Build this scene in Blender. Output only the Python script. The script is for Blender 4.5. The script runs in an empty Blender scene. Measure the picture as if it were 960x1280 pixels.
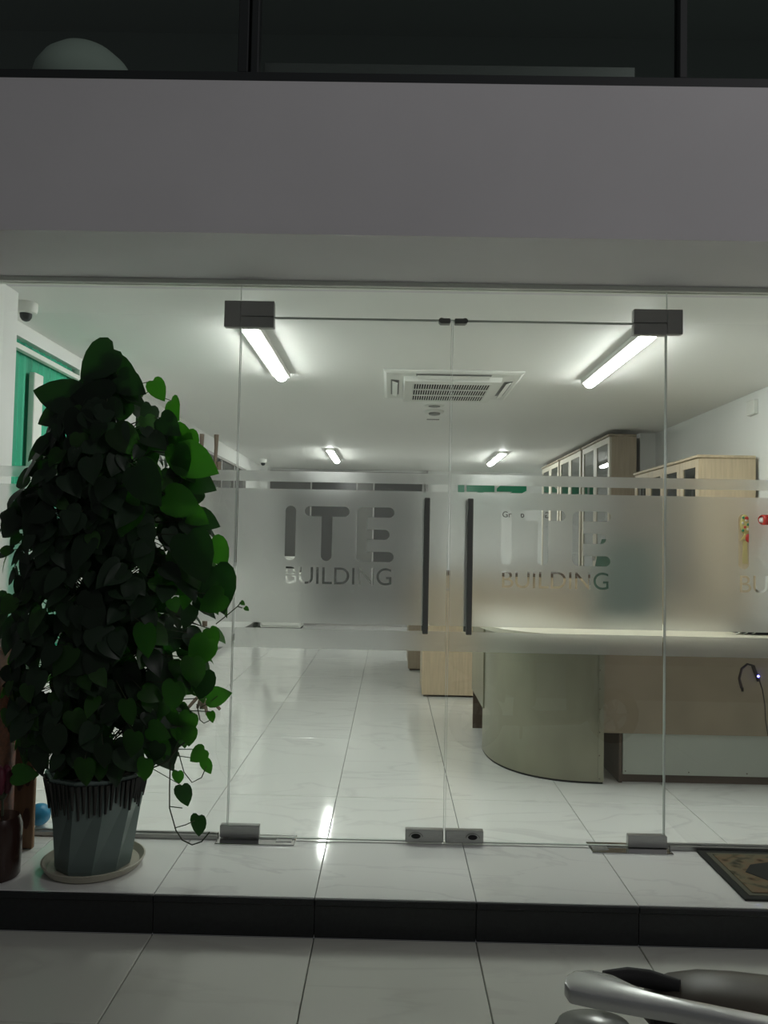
import bpy, bmesh, math, random
from mathutils import Vector, Matrix
rnd = random.Random(11)
C = bpy.context.scene.collection
S = bpy.context.scene
R = math.radians
pi = math.pi

# ------------------------------------------------------------------ camera
F = 960.0
EYE = 1.335                       # above the tiled platform (z = 0); the street is at z = -0.147
VPX, VPY = 489.0, 680.0
_v = Vector((VPX - 480, -(VPY - 640), -F)).normalized()
_u = Vector((math.sin(R(1.1)), math.cos(R(1.1)), 0)); _u = (_u - _v * _u.dot(_v)).normalized()
_x = _v.cross(_u)
ROT = Matrix((_x, _v, _u))        # camera axes -> world axes
cam = bpy.data.cameras.new('camera'); cam.lens = 27.0; cam.sensor_width = 36.0; cam.clip_start = 0.02
co = bpy.data.objects.new('camera', cam); C.objects.link(co)
co.matrix_world = Matrix.Translation((0, 0, EYE)) @ ROT.to_4x4()
S.camera = co
CAM = Vector((0, 0, EYE))
def ray(px, py): return ROT @ Vector(((px - 480) / F, -(py - 640) / F, -1))
def atY(px, py, Y): d = ray(px, py); return CAM + d * (Y / d.y)
def atZ(px, py, Z): d = ray(px, py); return CAM + d * ((Z - EYE) / d.z)

# ------------------------------------------------------------------ world, street light, exposure
w = bpy.data.worlds.new('night'); S.world = w; w.use_nodes = True
bg = w.node_tree.nodes['Background']
bg.inputs['Color'].default_value = (0.95, 1.0, 1.0, 1); bg.inputs['Strength'].default_value = 0.055
la = bpy.data.lights.new('street_light', 'AREA'); la.energy = 85; la.shape = 'DISK'; la.size = 1.6
la.color = (1.0, 0.97, 0.98)
lo = bpy.data.objects.new('street_light', la); C.objects.link(lo)
lo.location = (5.2, -2.2, 5.8)
lo.rotation_euler = (Vector((.3, 3, 2.8)) - Vector(lo.location)).to_track_quat('-Z', 'Y').to_euler()
S.view_settings.view_transform = 'Standard'; S.view_settings.look = 'None'
S.view_settings.gamma = 1.0; S.view_settings.use_curve_mapping = False
S.view_settings.exposure = 0.0
LAMP = 66.0

# ------------------------------------------------------------------ materials
def mat(name, col, rough=0.5, metal=0.0, spec=0.5, noise=0.0, scale=8.0, stretch=(1, 1, 1), bump=0.0, col2=None, coat=0.0):
    m = bpy.data.materials.new(name); m.use_nodes = True
    n = m.node_tree.nodes; l = m.node_tree.links; b = n['Principled BSDF']
    b.inputs['Base Color'].default_value = (*col, 1); b.inputs['Roughness'].default_value = rough
    b.inputs['Metallic'].default_value = metal; b.inputs['Specular IOR Level'].default_value = spec
    b.inputs['Coat Weight'].default_value = coat
    if noise or bump:
        tc = n.new('ShaderNodeTexCoord'); mp = n.new('ShaderNodeMapping'); mp.inputs['Scale'].default_value = stretch
        nz = n.new('ShaderNodeTexNoise'); nz.inputs['Scale'].default_value = scale; nz.inputs['Detail'].default_value = 5
        l.new(tc.outputs['Object'], mp.inputs[0]); l.new(mp.outputs[0], nz.inputs['Vector'])
        if noise:
            mx = n.new('ShaderNodeMix'); mx.data_type = 'RGBA'
            c2 = col2 or tuple(c * (1 - noise) for c in col)
            mx.inputs['A'].default_value = (*col, 1); mx.inputs['B'].default_value = (*c2, 1)
            rp = n.new('ShaderNodeValToRGB'); rp.color_ramp.elements[0].position = .35; rp.color_ramp.elements[1].position = .68
            l.new(nz.outputs[0], rp.inputs[0]); l.new(rp.outputs[0], mx.inputs['Factor'])
            l.new(mx.outputs['Result'], b.inputs['Base Color'])
        if bump:
            bp = n.new('ShaderNodeBump'); bp.inputs['Strength'].default_value = bump; bp.inputs['Distance'].default_value = .01
            l.new(nz.outputs[0], bp.inputs['Height']); l.new(bp.outputs[0], b.inputs['Normal'])
    return m

def emit(name, col, s):
    m = bpy.data.materials.new(name); m.use_nodes = True; b = m.node_tree.nodes['Principled BSDF']
    b.inputs['Base Color'].default_value = (*col, 1); b.inputs['Emission Color'].default_value = (*col, 1)
    b.inputs['Emission Strength'].default_value = s
    return m

def pane_glass(name, tint, ior=1.5, mirror=1.0):
    m = bpy.data.materials.new(name); m.use_nodes = True
    n = m.node_tree.nodes; l = m.node_tree.links; n.remove(n['Principled BSDF'])
    t = n.new('ShaderNodeBsdfTransparent'); t.inputs[0].default_value = (*tint, 1)
    g = n.new('ShaderNodeBsdfGlossy'); g.inputs['Roughness'].default_value = 0.0
    g.inputs['Color'].default_value = (mirror, mirror, mirror, 1)
    f = n.new('ShaderNodeFresnel'); f.inputs[0].default_value = ior
    ge = n.new('ShaderNodeNewGeometry'); sb_ = n.new('ShaderNodeMath'); sb_.operation = 'SUBTRACT'; sb_.inputs[0].default_value = 1.8
    m2 = n.new('ShaderNodeMath'); m2.operation = 'MULTIPLY'; m2.use_clamp = True; m3 = n.new('ShaderNodeMath'); m3.operation = 'MULTIPLY'; m3.inputs[1].default_value = 1.8
    l.new(ge.outputs['Backfacing'], m3.inputs[0]); l.new(m3.outputs[0], sb_.inputs[1])      # both faces' reflection is carried by the face met first
    l.new(f.outputs[0], m2.inputs[0]); l.new(sb_.outputs[0], m2.inputs[1])
    mx = n.new('ShaderNodeMixShader'); l.new(m2.outputs[0], mx.inputs[0]); l.new(t.outputs[0], mx.inputs[1]); l.new(g.outputs[0], mx.inputs[2])
    l.new(mx.outputs[0], n['Material Output'].inputs['Surface'])
    return m

def film_mat():
    m = bpy.data.materials.new('frosted_film'); m.use_nodes = True
    n = m.node_tree.nodes; l = m.node_tree.links; n.remove(n['Principled BSDF'])
    g = n.new('ShaderNodeBsdfRefraction'); g.inputs['Roughness'].default_value = 0.36; g.inputs['IOR'].default_value = 1.25
    g.inputs['Color'].default_value = (.93, .93, .925, 1)
    t = n.new('ShaderNodeBsdfTranslucent'); t.inputs[0].default_value = (.93, .93, .93, 1)
    d = n.new('ShaderNodeBsdfDiffuse'); d.inputs[0].default_value = (.8, .8, .8, 1)
    a = n.new('ShaderNodeMixShader'); a.inputs[0].default_value = .07; l.new(g.outputs[0], a.inputs[1]); l.new(t.outputs[0], a.inputs[2])
    b = n.new('ShaderNodeMixShader'); b.inputs[0].default_value = .035; l.new(a.outputs[0], b.inputs[1]); l.new(d.outputs[0], b.inputs[2])
    l.new(b.outputs[0], n['Material Output'].inputs['Surface'])
    return m

def marble_mat(name, base, vein, rough, scale=1.0, coordscale=1.0):
    m = bpy.data.materials.new(name); m.use_nodes = True
    n = m.node_tree.nodes; l = m.node_tree.links; b = n['Principled BSDF']
    b.inputs['Roughness'].default_value = rough; b.inputs['Specular IOR Level'].default_value = .75 if rough < .1 else .5
    ge = n.new('ShaderNodeNewGeometry'); mp = n.new('ShaderNodeMapping'); mp.inputs['Scale'].default_value = (.5 * scale, 1.7 * scale, 1)
    mp.inputs['Rotation'].default_value = (0, 0, .22)
    oi = n.new('ShaderNodeObjectInfo')
    ad = n.new('ShaderNodeVectorMath'); ad.operation = 'ADD'
    ml = n.new('ShaderNodeVectorMath'); ml.operation = 'SCALE'; ml.inputs['Scale'].default_value = 7.0
    cb = n.new('ShaderNodeCombineXYZ'); l.new(oi.outputs['Random'], cb.inputs[0]); l.new(oi.outputs['Random'], cb.inputs[2])
    l.new(cb.outputs[0], ml.inputs[0]); l.new(ml.outputs[0], ad.inputs[1]); l.new(ge.outputs['Position'], ad.inputs[0])
    l.new(ad.outputs[0], mp.inputs[0])
    nz = n.new('ShaderNodeTexNoise'); nz.inputs['Scale'].default_value = 1.7; nz.inputs['Detail'].default_value = 7; nz.inputs['Distortion'].default_value = 1.1
    l.new(mp.outputs[0], nz.inputs['Vector'])
    r1 = n.new('ShaderNodeValToRGB'); e = r1.color_ramp.elements
    e[0].position = .485; e[0].color = (0, 0, 0, 1); e[1].position = .50; e[1].color = (1, 1, 1, 1)
    e2 = r1.color_ramp.elements.new(.53); e2.color = (0, 0, 0, 1)
    l.new(nz.outputs[0], r1.inputs[0])
    n2 = n.new('ShaderNodeTexNoise'); n2.inputs['Scale'].default_value = 1.2; l.new(mp.outputs[0], n2.inputs['Vector'])
    mu = n.new('ShaderNodeMath'); mu.operation = 'MULTIPLY'; l.new(r1.outputs[0], mu.inputs[0]); l.new(n2.outputs[0], mu.inputs[1])
    mx = n.new('ShaderNodeMix'); mx.data_type = 'RGBA'; mx.inputs['A'].default_value = (*base, 1); mx.inputs['B'].default_value = (*vein, 1)
    l.new(mu.outputs[0], mx.inputs['Factor']); l.new(mx.outputs['Result'], b.inputs['Base Color'])
    return m

def leaf_mat(name, col, tr, rough=.42, mixf=.35):
    m = bpy.data.materials.new(name); m.use_nodes = True
    n = m.node_tree.nodes; l = m.node_tree.links; b = n['Principled BSDF']
    b.inputs['Roughness'].default_value = rough; b.inputs['Specular IOR Level'].default_value = .35
    oi = n.new('ShaderNodeObjectInfo'); hs = n.new('ShaderNodeHueSaturation'); hs.inputs['Color'].default_value = (*col, 1)
    mr = n.new('ShaderNodeMapRange'); mr.inputs['To Min'].default_value = .55; mr.inputs['To Max'].default_value = 1.5
    l.new(oi.outputs['Random'], mr.inputs[0]); l.new(mr.outputs[0], hs.inputs['Value']); l.new(hs.outputs[0], b.inputs['Base Color'])
    t = n.new('ShaderNodeBsdfTranslucent'); t.inputs[0].default_value = (*tr, 1)
    mx = n.new('ShaderNodeMixShader'); mx.inputs[0].default_value = mixf
    l.new(b.outputs[0], mx.inputs[1]); l.new(t.outputs[0], mx.inputs[2]); l.new(mx.outputs[0], n['Material Output'].inputs['Surface'])
    return m

def mat_rug():
    m = bpy.data.materials.new('doormat_pile'); m.use_nodes = True
    n = m.node_tree.nodes; l = m.node_tree.links; b = n['Principled BSDF']; b.inputs['Roughness'].default_value = .95
    b.inputs['Specular IOR Level'].default_value = .1
    tc = n.new('ShaderNodeTexCoord')
    vo = n.new('ShaderNodeTexVoronoi'); vo.inputs['Scale'].default_value = 16
    nz = n.new('ShaderNodeTexNoise'); nz.inputs['Scale'].default_value = 9; nz.inputs['Detail'].default_value = 4; nz.inputs['Distortion'].default_value = .8
    l.new(tc.outputs['Object'], vo.inputs['Vector']); l.new(tc.outputs['Object'], nz.inputs['Vector'])
    r = n.new('ShaderNodeValToRGB'); e = r.color_ramp.elements
    e[0].position = .30; e[0].color = (.022, .030, .030, 1); e[1].position = .46; e[1].color = (.17, .15, .095, 1)
    x = e.new(.58); x.color = (.19, .135, .085, 1); x = e.new(.70); x.color = (.10, .10, .06, 1)
    l.new(nz.outputs[0], r.inputs[0])
    r2 = n.new('ShaderNodeValToRGB'); r2.color_ramp.elements[0].position = .05; r2.color_ramp.elements[0].color = (.35, .35, .35, 1)
    r2.color_ramp.elements[1].position = .3; r2.color_ramp.elements[1].color = (1, 1, 1, 1); l.new(vo.outputs['Distance'], r2.inputs[0])
    mx = n.new('ShaderNodeMix'); mx.data_type = 'RGBA'; mx.blend_type = 'MULTIPLY'; mx.inputs['Factor'].default_value = 1
    l.new(r.outputs[0], mx.inputs['A']); l.new(r2.outputs[0], mx.inputs['B']); l.new(mx.outputs['Result'], b.inputs['Base Color'])
    return m

M = dict(
    paint=mat('white_wall_paint', (.80, .81, .79), .65, noise=.04, scale=2),
    ceil=mat('white_ceiling_paint', (.86, .865, .84), .6, noise=.03, scale=1.2),
    facade=mat('grey_facade_paint', (.74, .72, .74), .75, noise=.08, scale=1.1),
    soffit=mat('soffit_paint', (.82, .84, .78), .75, noise=.05, scale=2),
    tile=marble_mat('polished_marble_tile', (.82, .83, .80), (.66, .66, .65), .07),
    street=marble_mat('matt_street_tile', (.66, .67, .60), (.56, .56, .50), .38, .5),
    grout=mat('grey_grout', (.30, .30, .29), .9),
    granite=mat('black_granite', (.012, .014, .016), .35, noise=.4, scale=60),
    glass=pane_glass('clear_pane', (.985, .992, .985), 1.45),
    darkglass=pane_glass('dark_window_pane', (.80, .84, .82), 1.5),
    cabglass=pane_glass('cabinet_pane', (.55, .60, .58), 1.35),
    edge=mat('polished_glass_edge', (.62, .66, .62), .3, spec=.5),
    film=film_mat(),
    oakdoor=mat('whitened_oak_door', (.60, .56, .47), .45, noise=.1, scale=7, stretch=(9, 9, .6)),
    steel=mat('brushed_steel', (.42, .42, .41), .38, 1.0, noise=.15, scale=20, stretch=(1, 30, 30)),
    chrome=mat('polished_chrome', (.75, .75, .75), .12, 1.0),
    grey_metal=mat('satin_patch_metal', (.42, .41, .40), .45, .25),
    black_metal=mat('black_handle_metal', (.19, .195, .18), .38, .3),
    dark=mat('dark_hole', (.01, .01, .01), .8),
    frame=mat('dark_window_frame', (.020, .024, .025), .6),
    white_plastic=mat('white_plastic', (.74, .75, .71), .4),
    grey_plastic=mat('grey_plastic', (.22, .22, .21), .45),
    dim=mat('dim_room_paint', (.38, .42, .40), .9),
    green=mat('green_curtain_cloth', (.010, .42, .24), .6, noise=.35, scale=3, stretch=(1, 6, .3)),
    green_sign=mat('green_sign_acrylic', (.01, .22, .11), .3),
    black_sign=mat('black_sign_vinyl', (.02, .02, .02), .5),
    wood=mat('pale_oak', (.62, .50, .34), .45, noise=.16, scale=7, stretch=(9, 9, .6)),
    wood2=mat('dull_oak', (.40, .33, .25), .5, noise=.16, scale=7, stretch=(9, 9, .6)),
    cabin=mat('cabinet_inside', (.24, .22, .18), .7),
    lam=mat('olive_grey_laminate', (.36, .35, .255), .33, .25, noise=.22, scale=3, stretch=(1.2, 1.2, .6), coat=.1),
    lam2=mat('brown_laminate', (.35, .285, .20), .45, noise=.14, scale=4),
    lam3=mat('pale_laminate', (.50, .53, .46), .45, noise=.06, scale=5),
    cream=mat('cream_worktop', (.74, .70, .57), .35, noise=.05, scale=5),
    brown=mat('dark_brown_board', (.12, .085, .06), .55),
    pot=mat('grey_green_glazed_pot', (.145, .195, .18), .35, noise=.12, scale=6),
    glaze=mat('dark_drip_glaze', (.018, .018, .016), .3),
    saucer=mat('cream_saucer', (.42, .40, .32), .45, noise=.1, scale=8),
    soil=mat('soil', (.03, .022, .015), .95, bump=.8, scale=40),
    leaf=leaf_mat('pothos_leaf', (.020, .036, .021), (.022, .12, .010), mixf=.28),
    leaf_b=leaf_mat('young_backlit_leaf', (.028, .065, .020), (.06, .32, .015), mixf=.40),  # brighter leaf copy; light passing through right-hand leaves is put into its colour
    stem=mat('green_brown_stem', (.035, .045, .02), .6),
    pole=mat('coir_pole', (.05, .035, .02), .95, bump=.6, scale=50),
    redwood=mat('reddish_brown_wood', (.20, .065, .035), .5, noise=.4, scale=6, stretch=(.6, 6, 9)),
    tan=mat('tan_carved_wood', (.36, .21, .12), .55, noise=.2, scale=8, stretch=(6, 6, .6)),
    carve=mat('dark_carving', (.11, .055, .035), .6),
    jar=mat('dark_brown_jar', (.035, .016, .012), .22),
    maroon=mat('maroon_petal', (.11, .012, .03), .55),
    palegreen=mat('pale_green_plastic', (.35, .52, .40), .4),
    blue=mat('blue_plastic', (.01, .22, .42), .35),
    pipe=mat('thin_black_cable', (.05, .035, .025), .45),
    led=emit('blue_led', (.12, .12, 1.0), 14),
    lamp=emit('tube_diffuser', (.955, 1.0, .945), LAMP),
    red=mat('red_lacquer', (.50, .03, .02), .4), gold=mat('gold_thread', (.55, .47, .18), .5, .2),
    chair=mat('dark_green_fabric', (.05, .09, .065), .8),
    partA=mat('grey_glazed_panel', (.135, .135, .13), .25), partB=mat('dark_grey_panel', (.085, .085, .083), .25),
    partC=mat('light_grey_panel', (.19, .19, .18), .25),
    rug=mat_rug(), rugb=mat('doormat_black_border', (.020, .022, .018), .9), rugs=mat('doormat_stripe', (.10, .10, .07), .9),
    seat=mat('brown_vinyl_seat', (.075, .064, .048), .4, noise=.12, scale=9, bump=.03),
    silver=mat('silver_cast_alloy', (.62, .63, .62), .27, .65, noise=.12, scale=7),
    rubber=mat('black_rubber', (.015, .015, .015), .7), bikepaint=mat('dark_scooter_paint', (.03, .03, .032), .25, coat=.5),
    tail=mat('clear_tail_lens', (.36, .37, .34), .2),
    shade=mat('pale_paper_shade', (.80, .86, .80), .8),
)

# ------------------------------------------------------------------ mesh helpers
class B:
    """collects shapes, given in world coordinates, for ONE mesh object"""
    def __init__(s): s.bm = bmesh.new()
    def box(s, a, b, bev=0.0, seg=1, rot=None):
        a = Vector(a); b = Vector(b); c = (a + b) / 2; d = b - a
        t = bmesh.new(); bmesh.ops.create_cube(t, size=1)
        bmesh.ops.scale(t, vec=(abs(d.x), abs(d.y), abs(d.z)), verts=t.verts)
        if bev: bmesh.ops.bevel(t, geom=t.edges[:], offset=bev, segments=seg, profile=.5, affect='EDGES')
        if rot: bmesh.ops.rotate(t, cent=(0, 0, 0), matrix=rot, verts=t.verts)
        bmesh.ops.translate(t, vec=c, verts=t.verts); s.add(t); return s
    def add(s, t):
        me = bpy.data.meshes.new('tmp'); t.to_mesh(me); t.free(); s.bm.from_mesh(me); bpy.data.meshes.remove(me)
    def lathe(s, c, prof, n=32, axis='Z', cap=True, sx=1, sy=1, a0=0):
        c = Vector(c); rings = []
        for r, h in prof:
            ring = []
            for k in range(n):
                t = a0 + 2 * pi * k / n; p = Vector((r * math.cos(t) * sx, r * math.sin(t) * sy, h))
                if axis == 'X': p = Vector((p.z, p.x, p.y))
                if axis == 'Y': p = Vector((p.x, p.z, p.y))
                ring.append(s.bm.verts.new(c + p))
            rings.append(ring)
        for i in range(len(rings) - 1):
            for k in range(n):
                s.bm.faces.new((rings[i][k], rings[i][(k + 1) % n], rings[i + 1][(k + 1) % n], rings[i + 1][k]))
        if cap:
            s.bm.faces.new(rings[0][::-1]); s.bm.faces.new(rings[-1])
        return s
    def tube(s, pts, r, n=8, cap=True):
        pts = [Vector(p) for p in pts]; rr = r if isinstance(r, (list, tuple)) else [r] * len(pts); rings = []
        up = Vector((0, 0, 1))
        for i, p in enumerate(pts):
            d = (pts[min(i + 1, len(pts) - 1)] - pts[max(i - 1, 0)]).normalized()
            if abs(d.dot(up)) > .95: up = Vector((1, .1, 0)).normalized()
            a = d.cross(up).normalized(); b = a.cross(d).normalized(); up = b
            rings.append([s.bm.verts.new(p + (a * math.cos(2 * pi * k / n) + b * math.sin(2 * pi * k / n)) * rr[i]) for k in range(n)])
        for i in range(len(rings) - 1):
            for k in range(n): s.bm.faces.new((rings[i][k], rings[i][(k + 1) % n], rings[i + 1][(k + 1) % n], rings[i + 1][k]))
        if cap: s.bm.faces.new(rings[0][::-1]); s.bm.faces.new(rings[-1])
        return s
    def prism(s, poly, ext, bev=0):
        """poly: world points; ext: extrusion vector"""
        t = bmesh.new(); vs = [t.verts.new(Vector(p)) for p in poly]; f = t.faces.new(vs)
        e = bmesh.ops.extrude_face_region(t, geom=[f]); nv = [g for g in e['geom'] if isinstance(g, bmesh.types.BMVert)]
        bmesh.ops.translate(t, vec=Vector(ext), verts=nv)
        bmesh.ops.recalc_face_normals(t, faces=t.faces)
        if bev: bmesh.ops.bevel(t, geom=t.edges[:], offset=bev, segments=2, profile=.5, affect='EDGES')
        s.add(t); return s
    def loft(s, rings, cap=True):
        rr = [[s.bm.verts.new(Vector(p)) for p in ring] for ring in rings]; n = len(rr[0])
        for i in range(len(rr) - 1):
            for k in range(n): s.bm.faces.new((rr[i][k], rr[i][(k + 1) % n], rr[i + 1][(k + 1) % n], rr[i + 1][k]))
        if cap: s.bm.faces.new(rr[0][::-1]); s.bm.faces.new(rr[-1])
        return s
    def ball(s, c, r, sx=1, sy=1, sz=1, u=20, v=12):
        t = bmesh.new(); bmesh.ops.create_uvsphere(t, u_segments=u, v_segments=v, radius=r)
        bmesh.ops.scale(t, vec=(sx, sy, sz), verts=t.verts); bmesh.ops.translate(t, vec=Vector(c), verts=t.verts); s.add(t); return s

def wloc(o):
    p = Vector((0, 0, 0))
    while o is not None: p += Vector(o.location); o = o.parent
    return p
def tag(o, label=None, cat=None, group=None, kind=None):
    if label: o['label'] = label
    if cat: o['category'] = cat
    if group: o['group'] = group
    if kind: o['kind'] = kind
    return o
def obj(name, b, m, parent=None, origin=None, smooth=False, label=None, cat=None, group=None, kind=None):
    me = bpy.data.meshes.new(name)
    bmesh.ops.recalc_face_normals(b.bm, faces=b.bm.faces[:])
    org = wloc(parent) if parent is not None else Vector(origin or (0, 0, 0))
    bmesh.ops.translate(b.bm, vec=-org, verts=b.bm.verts[:])
    b.bm.to_mesh(me); b.bm.free(); me.materials.append(M[m] if isinstance(m, str) else m)
    if smooth:
        me.shade_smooth()
        if smooth != 2: me.set_sharp_from_angle(angle=R(38))
    o = bpy.data.objects.new(name, me); C.objects.link(o)
    if parent is not None: o.parent = parent
    else: o.location = org
    return tag(o, label, cat, group, kind)
def thing(name, label, cat, loc, group=None, kind=None):
    o = bpy.data.objects.new(name, None); C.objects.link(o); o.empty_display_size = .1; o.location = loc
    return tag(o, label, cat, group, kind)
def shape(poly, z=0):  # helper
    return poly

GY = 3.5            # plane of the glass front
WL, WR, FAR, CEIL = -2.1, 2.72, 12.5, 2.535
EDGE = 2.945        # platform edge

# ------------------------------------------------------------------ floor, street, step
fl = obj('floor', B().box((-4.2, EDGE + .02, -.147), (4.2, FAR + .3, -.012)), 'grout', origin=(0, EDGE, -.147),
         kind='structure', label='polished white marble tile floor running from the step into the office', cat='floor')
def tile_mesh(name, sx, sy, th, m, bev=.0015):
    t = bmesh.new(); bmesh.ops.create_cube(t, size=1); bmesh.ops.scale(t, vec=(sx, sy, th), verts=t.verts)
    bmesh.ops.bevel(t, geom=[e for e in t.edges if all(v.co.z > 0 for v in e.verts)], offset=bev, segments=1, affect='EDGES')
    me = bpy.data.meshes.new(name); t.to_mesh(me); t.free(); me.materials.append(M[m]); return me
def lay(parent, name, me, x, y, z):
    o = bpy.data.objects.new(name, me); C.objects.link(o); o.parent = parent; o.location = Vector((x, y, z)) - wloc(parent); return o
PW = .6075; JX = -.262
rows = [EDGE, 4.10] + [4.10 + 1.2 * k for k in range(1, 8)]
for i in range(len(rows) - 1):
    L = rows[i + 1] - rows[i]
    me = tile_mesh('floor_tile', PW - .003, L - .003, .012, 'tile')
    for k in range(-6 if i == 0 else -4, 7 if i == 0 else 6):
        cx = JX + PW * (k + .5)
        if i and (cx - PW / 2 < -2.7 or cx + PW / 2 > 3.4): continue
        lay(fl, 'floor_tile', me, cx, rows[i] + L / 2, -.006 + rnd.uniform(-.0002, .0002))
# black granite riser
st = thing('floor_step', 'black granite riser of the low entrance step', 'step', (0, EDGE, -.147), kind='structure')
for k in range(-6, 7):
    x0 = JX + PW * k
    obj('riser_slab', B().box((x0 + .001, EDGE - .002, -.147), (x0 + PW - .001, EDGE + .02, -.012), .001), 'granite', st)
    obj('nosing_slab', B().box((x0 + .001, EDGE - .012, -.026), (x0 + PW - .001, EDGE + .004, -.002), .003), 'granite', st)
sg = obj('ground', B().box((-5, -3, -.22), (5, EDGE + .02, -.159)), 'grout', origin=(0, 0, -.22), kind='structure',
         label='grey square-tiled pavement in front of the black step', cat='pavement')
grow = [2.40 - .6075 * k for k in range(6)]
big = tile_mesh('paving_tile', PW - .004, .6075 - .004, .012, 'street', .002)
first = tile_mesh('paving_tile', PW - .004, EDGE - .003 - 2.40 - .004, .012, 'street', .002)
for k in range(-7, 8):
    cx = JX + PW * (k + .5)
    lay(sg, 'paving_tile', first, cx, (EDGE - .003 + 2.40) / 2, -.153)
    for y in grow[:5]: lay(sg, 'paving_tile', big, cx, y - .6075 / 2, -.153)

# ------------------------------------------------------------------ shell
def wall(name, a, b, m, label, cat='wall'):
    return obj(name, B().box(a, b), m, origin=((a[0] + b[0]) / 2, (a[1] + b[1]) / 2, min(a[2], b[2])), kind='structure', label=label, cat=cat)
wall('ceiling', (-2.5, 3.62, CEIL), (3.1, FAR + .3, CEIL + .12), 'ceil', 'flat white office ceiling', 'ceiling')
wall('wall_front', (-4.2, EDGE, CEIL), (4.2, 3.62, 3.146), 'facade', 'grey painted concrete band above the glass front')
wall('wall_pier', (-4.2, 3.40, 0), (-1.86, 3.72, CEIL), 'paint', 'white pier at the left end of the glass front')
wall('wall_far', (-2.1, FAR, 0), (3.1, FAR + .2, CEIL), 'paint', 'white end wall carrying the green letters')
wall('wall_right', (WR, 3.40, 0), (WR + .2, FAR, CEIL), 'paint', 'long white wall behind the bookcases')
wall('wall_right_front', (WR + .2, 3.42, 0), (4.2, 3.56, CEIL), 'paint', 'white wall outside the frame at right')
wall('trim_pilaster', (2.56, 7.95, 0), (WR, FAR, CEIL), 'paint', 'white projection behind the tall bookcases', 'wall')
wall('trim_corner', (-2.1, 12.2, 0), (-1.99, FAR, CEIL), 'paint', 'white corner pier below the far small camera', 'wall')
# left wall with its two windows
lw = B()
def wseg(y0, y1, z0, z1): lw.box((WL - .2, y0, z0), (WL, y1, z1))
W1 = (4.05, 5.07, .42, 2.455); W2 = (8.6, 10.95, 1.0, 2.36)
wseg(3.72, W1[0], 0, CEIL); wseg(W1[0], W1[1], 0, W1[2]); wseg(W1[0], W1[1], W1[3], CEIL); wseg(W1[1], W2[0], 0, CEIL)
wseg(W2[0], W2[1], 0, W2[2]); wseg(W2[0], W2[1], W2[3], CEIL); wseg(W2[1], FAR, 0, CEIL)
obj('wall_left', lw, 'paint', origin=(WL, 8, 0), kind='structure', label='long white wall with a green window beside the plant', cat='wall')
wall('baseboard_left', (WL, 5.2, 0), (WL + .012, 12.2, .085), 'grey_plastic', 'dark grey skirting strip along the left wall', 'baseboard')
# windows in the left wall
wn = thing('window_1', 'green-curtained window with white frame, left of the potted plant', 'window', (WL, W1[0], W1[2]), kind='structure')
fb = B()
for z0, z1 in ((W1[2], W1[2] + .05), (W1[3] - .072, W1[3] - .042)): fb.box((WL - .03, W1[0], z0), (WL + .006, W1[1], z1), .002)
fb.box((WL - .03, 4.42, W1[2]), (WL + .006, 4.53, W1[3] - .16), .004)
fb.box((WL - .03, W1[1] - .015, W1[2]), (WL + .006, W1[1], W1[3]), .002); fb.box((WL - .03, W1[0], W1[2]), (WL + .006, W1[0] + .02, W1[3]), .002)
fb.box((WL - .03, W1[0], .95), (WL + .0, W1[1], .97), .003)
obj('window_frame', fb, 'white_plastic', wn)
cb = B(); n = 60
top = [Vector((WL - .045 + .010 * math.sin(k * 1.35), W1[0] + (W1[1] - W1[0]) * k / n, 0)) for k in range(n + 1)]
for k in range(n):
    a, b = top[k], top[k + 1]
    vs = [cb.bm.verts.new((p.x, p.y, z)) for p, z in ((a, W1[2]), (b, W1[2]), (b, W1[3]), (a, W1[3]))]; cb.bm.faces.new(vs)
obj('green_curtain', cb, 'green', wn, smooth=2)
wn = thing('window_2', 'grey glazed window high on the left wall, far back', 'window', (WL, W2[0], W2[2]), kind='structure')
fb = B(); fb.box((WL - .06, W2[0], W2[2]), (WL + .006, W2[1], W2[2] + .04)).box((WL - .06, W2[0], W2[3] - .03), (WL + .006, W2[1], W2[3]))
for y in (W2[0], 9.35, 10.1, W2[1] - .04): fb.box((WL - .06, y, W2[2]), (WL + .006, y + .04, W2[3]))
obj('window_frame', fb, 'grey_metal', wn)
for y0, y1 in ((W2[0] + .04, 9.35), (9.39, 10.1), (10.14, W2[1] - .04)):
    obj('pane', B().box((WL - .05, y0, W2[2] + .04), (WL - .03, y1, W2[3] - .03)), 'partA', wn)

# glazed dark partition in the end wall
pt = thing('door_3', 'dark grey panelled partition filling the left of the end wall', 'partition', (-.7, FAR - .03, 0), kind='structure')
def fx(px): return -1.998 + (px - 338) * .01307
for a, b, m in ((338, 390, 'partA'), (390, 447, 'partB'), (447, 468, 'partC'), (468, 529, 'partB')):
    obj('panel', B().box((fx(a) + .012, FAR - .045, .08), (fx(b) - .012, FAR - .01, 2.46), .004), m, pt)
fb = B().box((fx(338), FAR - .06, 2.46), (fx(535), FAR, 2.5)).box((fx(338), FAR - .06, 0), (fx(535), FAR, .08))
for p in (338, 390, 447, 468, 529): fb.box((fx(p) - .012, FAR - .06, .08), (fx(p) + .012, FAR, 2.46))
fb.box((fx(535) - .03, FAR - .1, 0), (fx(535), FAR, 2.53))
obj('partition_frame', fb, 'grey_metal', pt)

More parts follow.
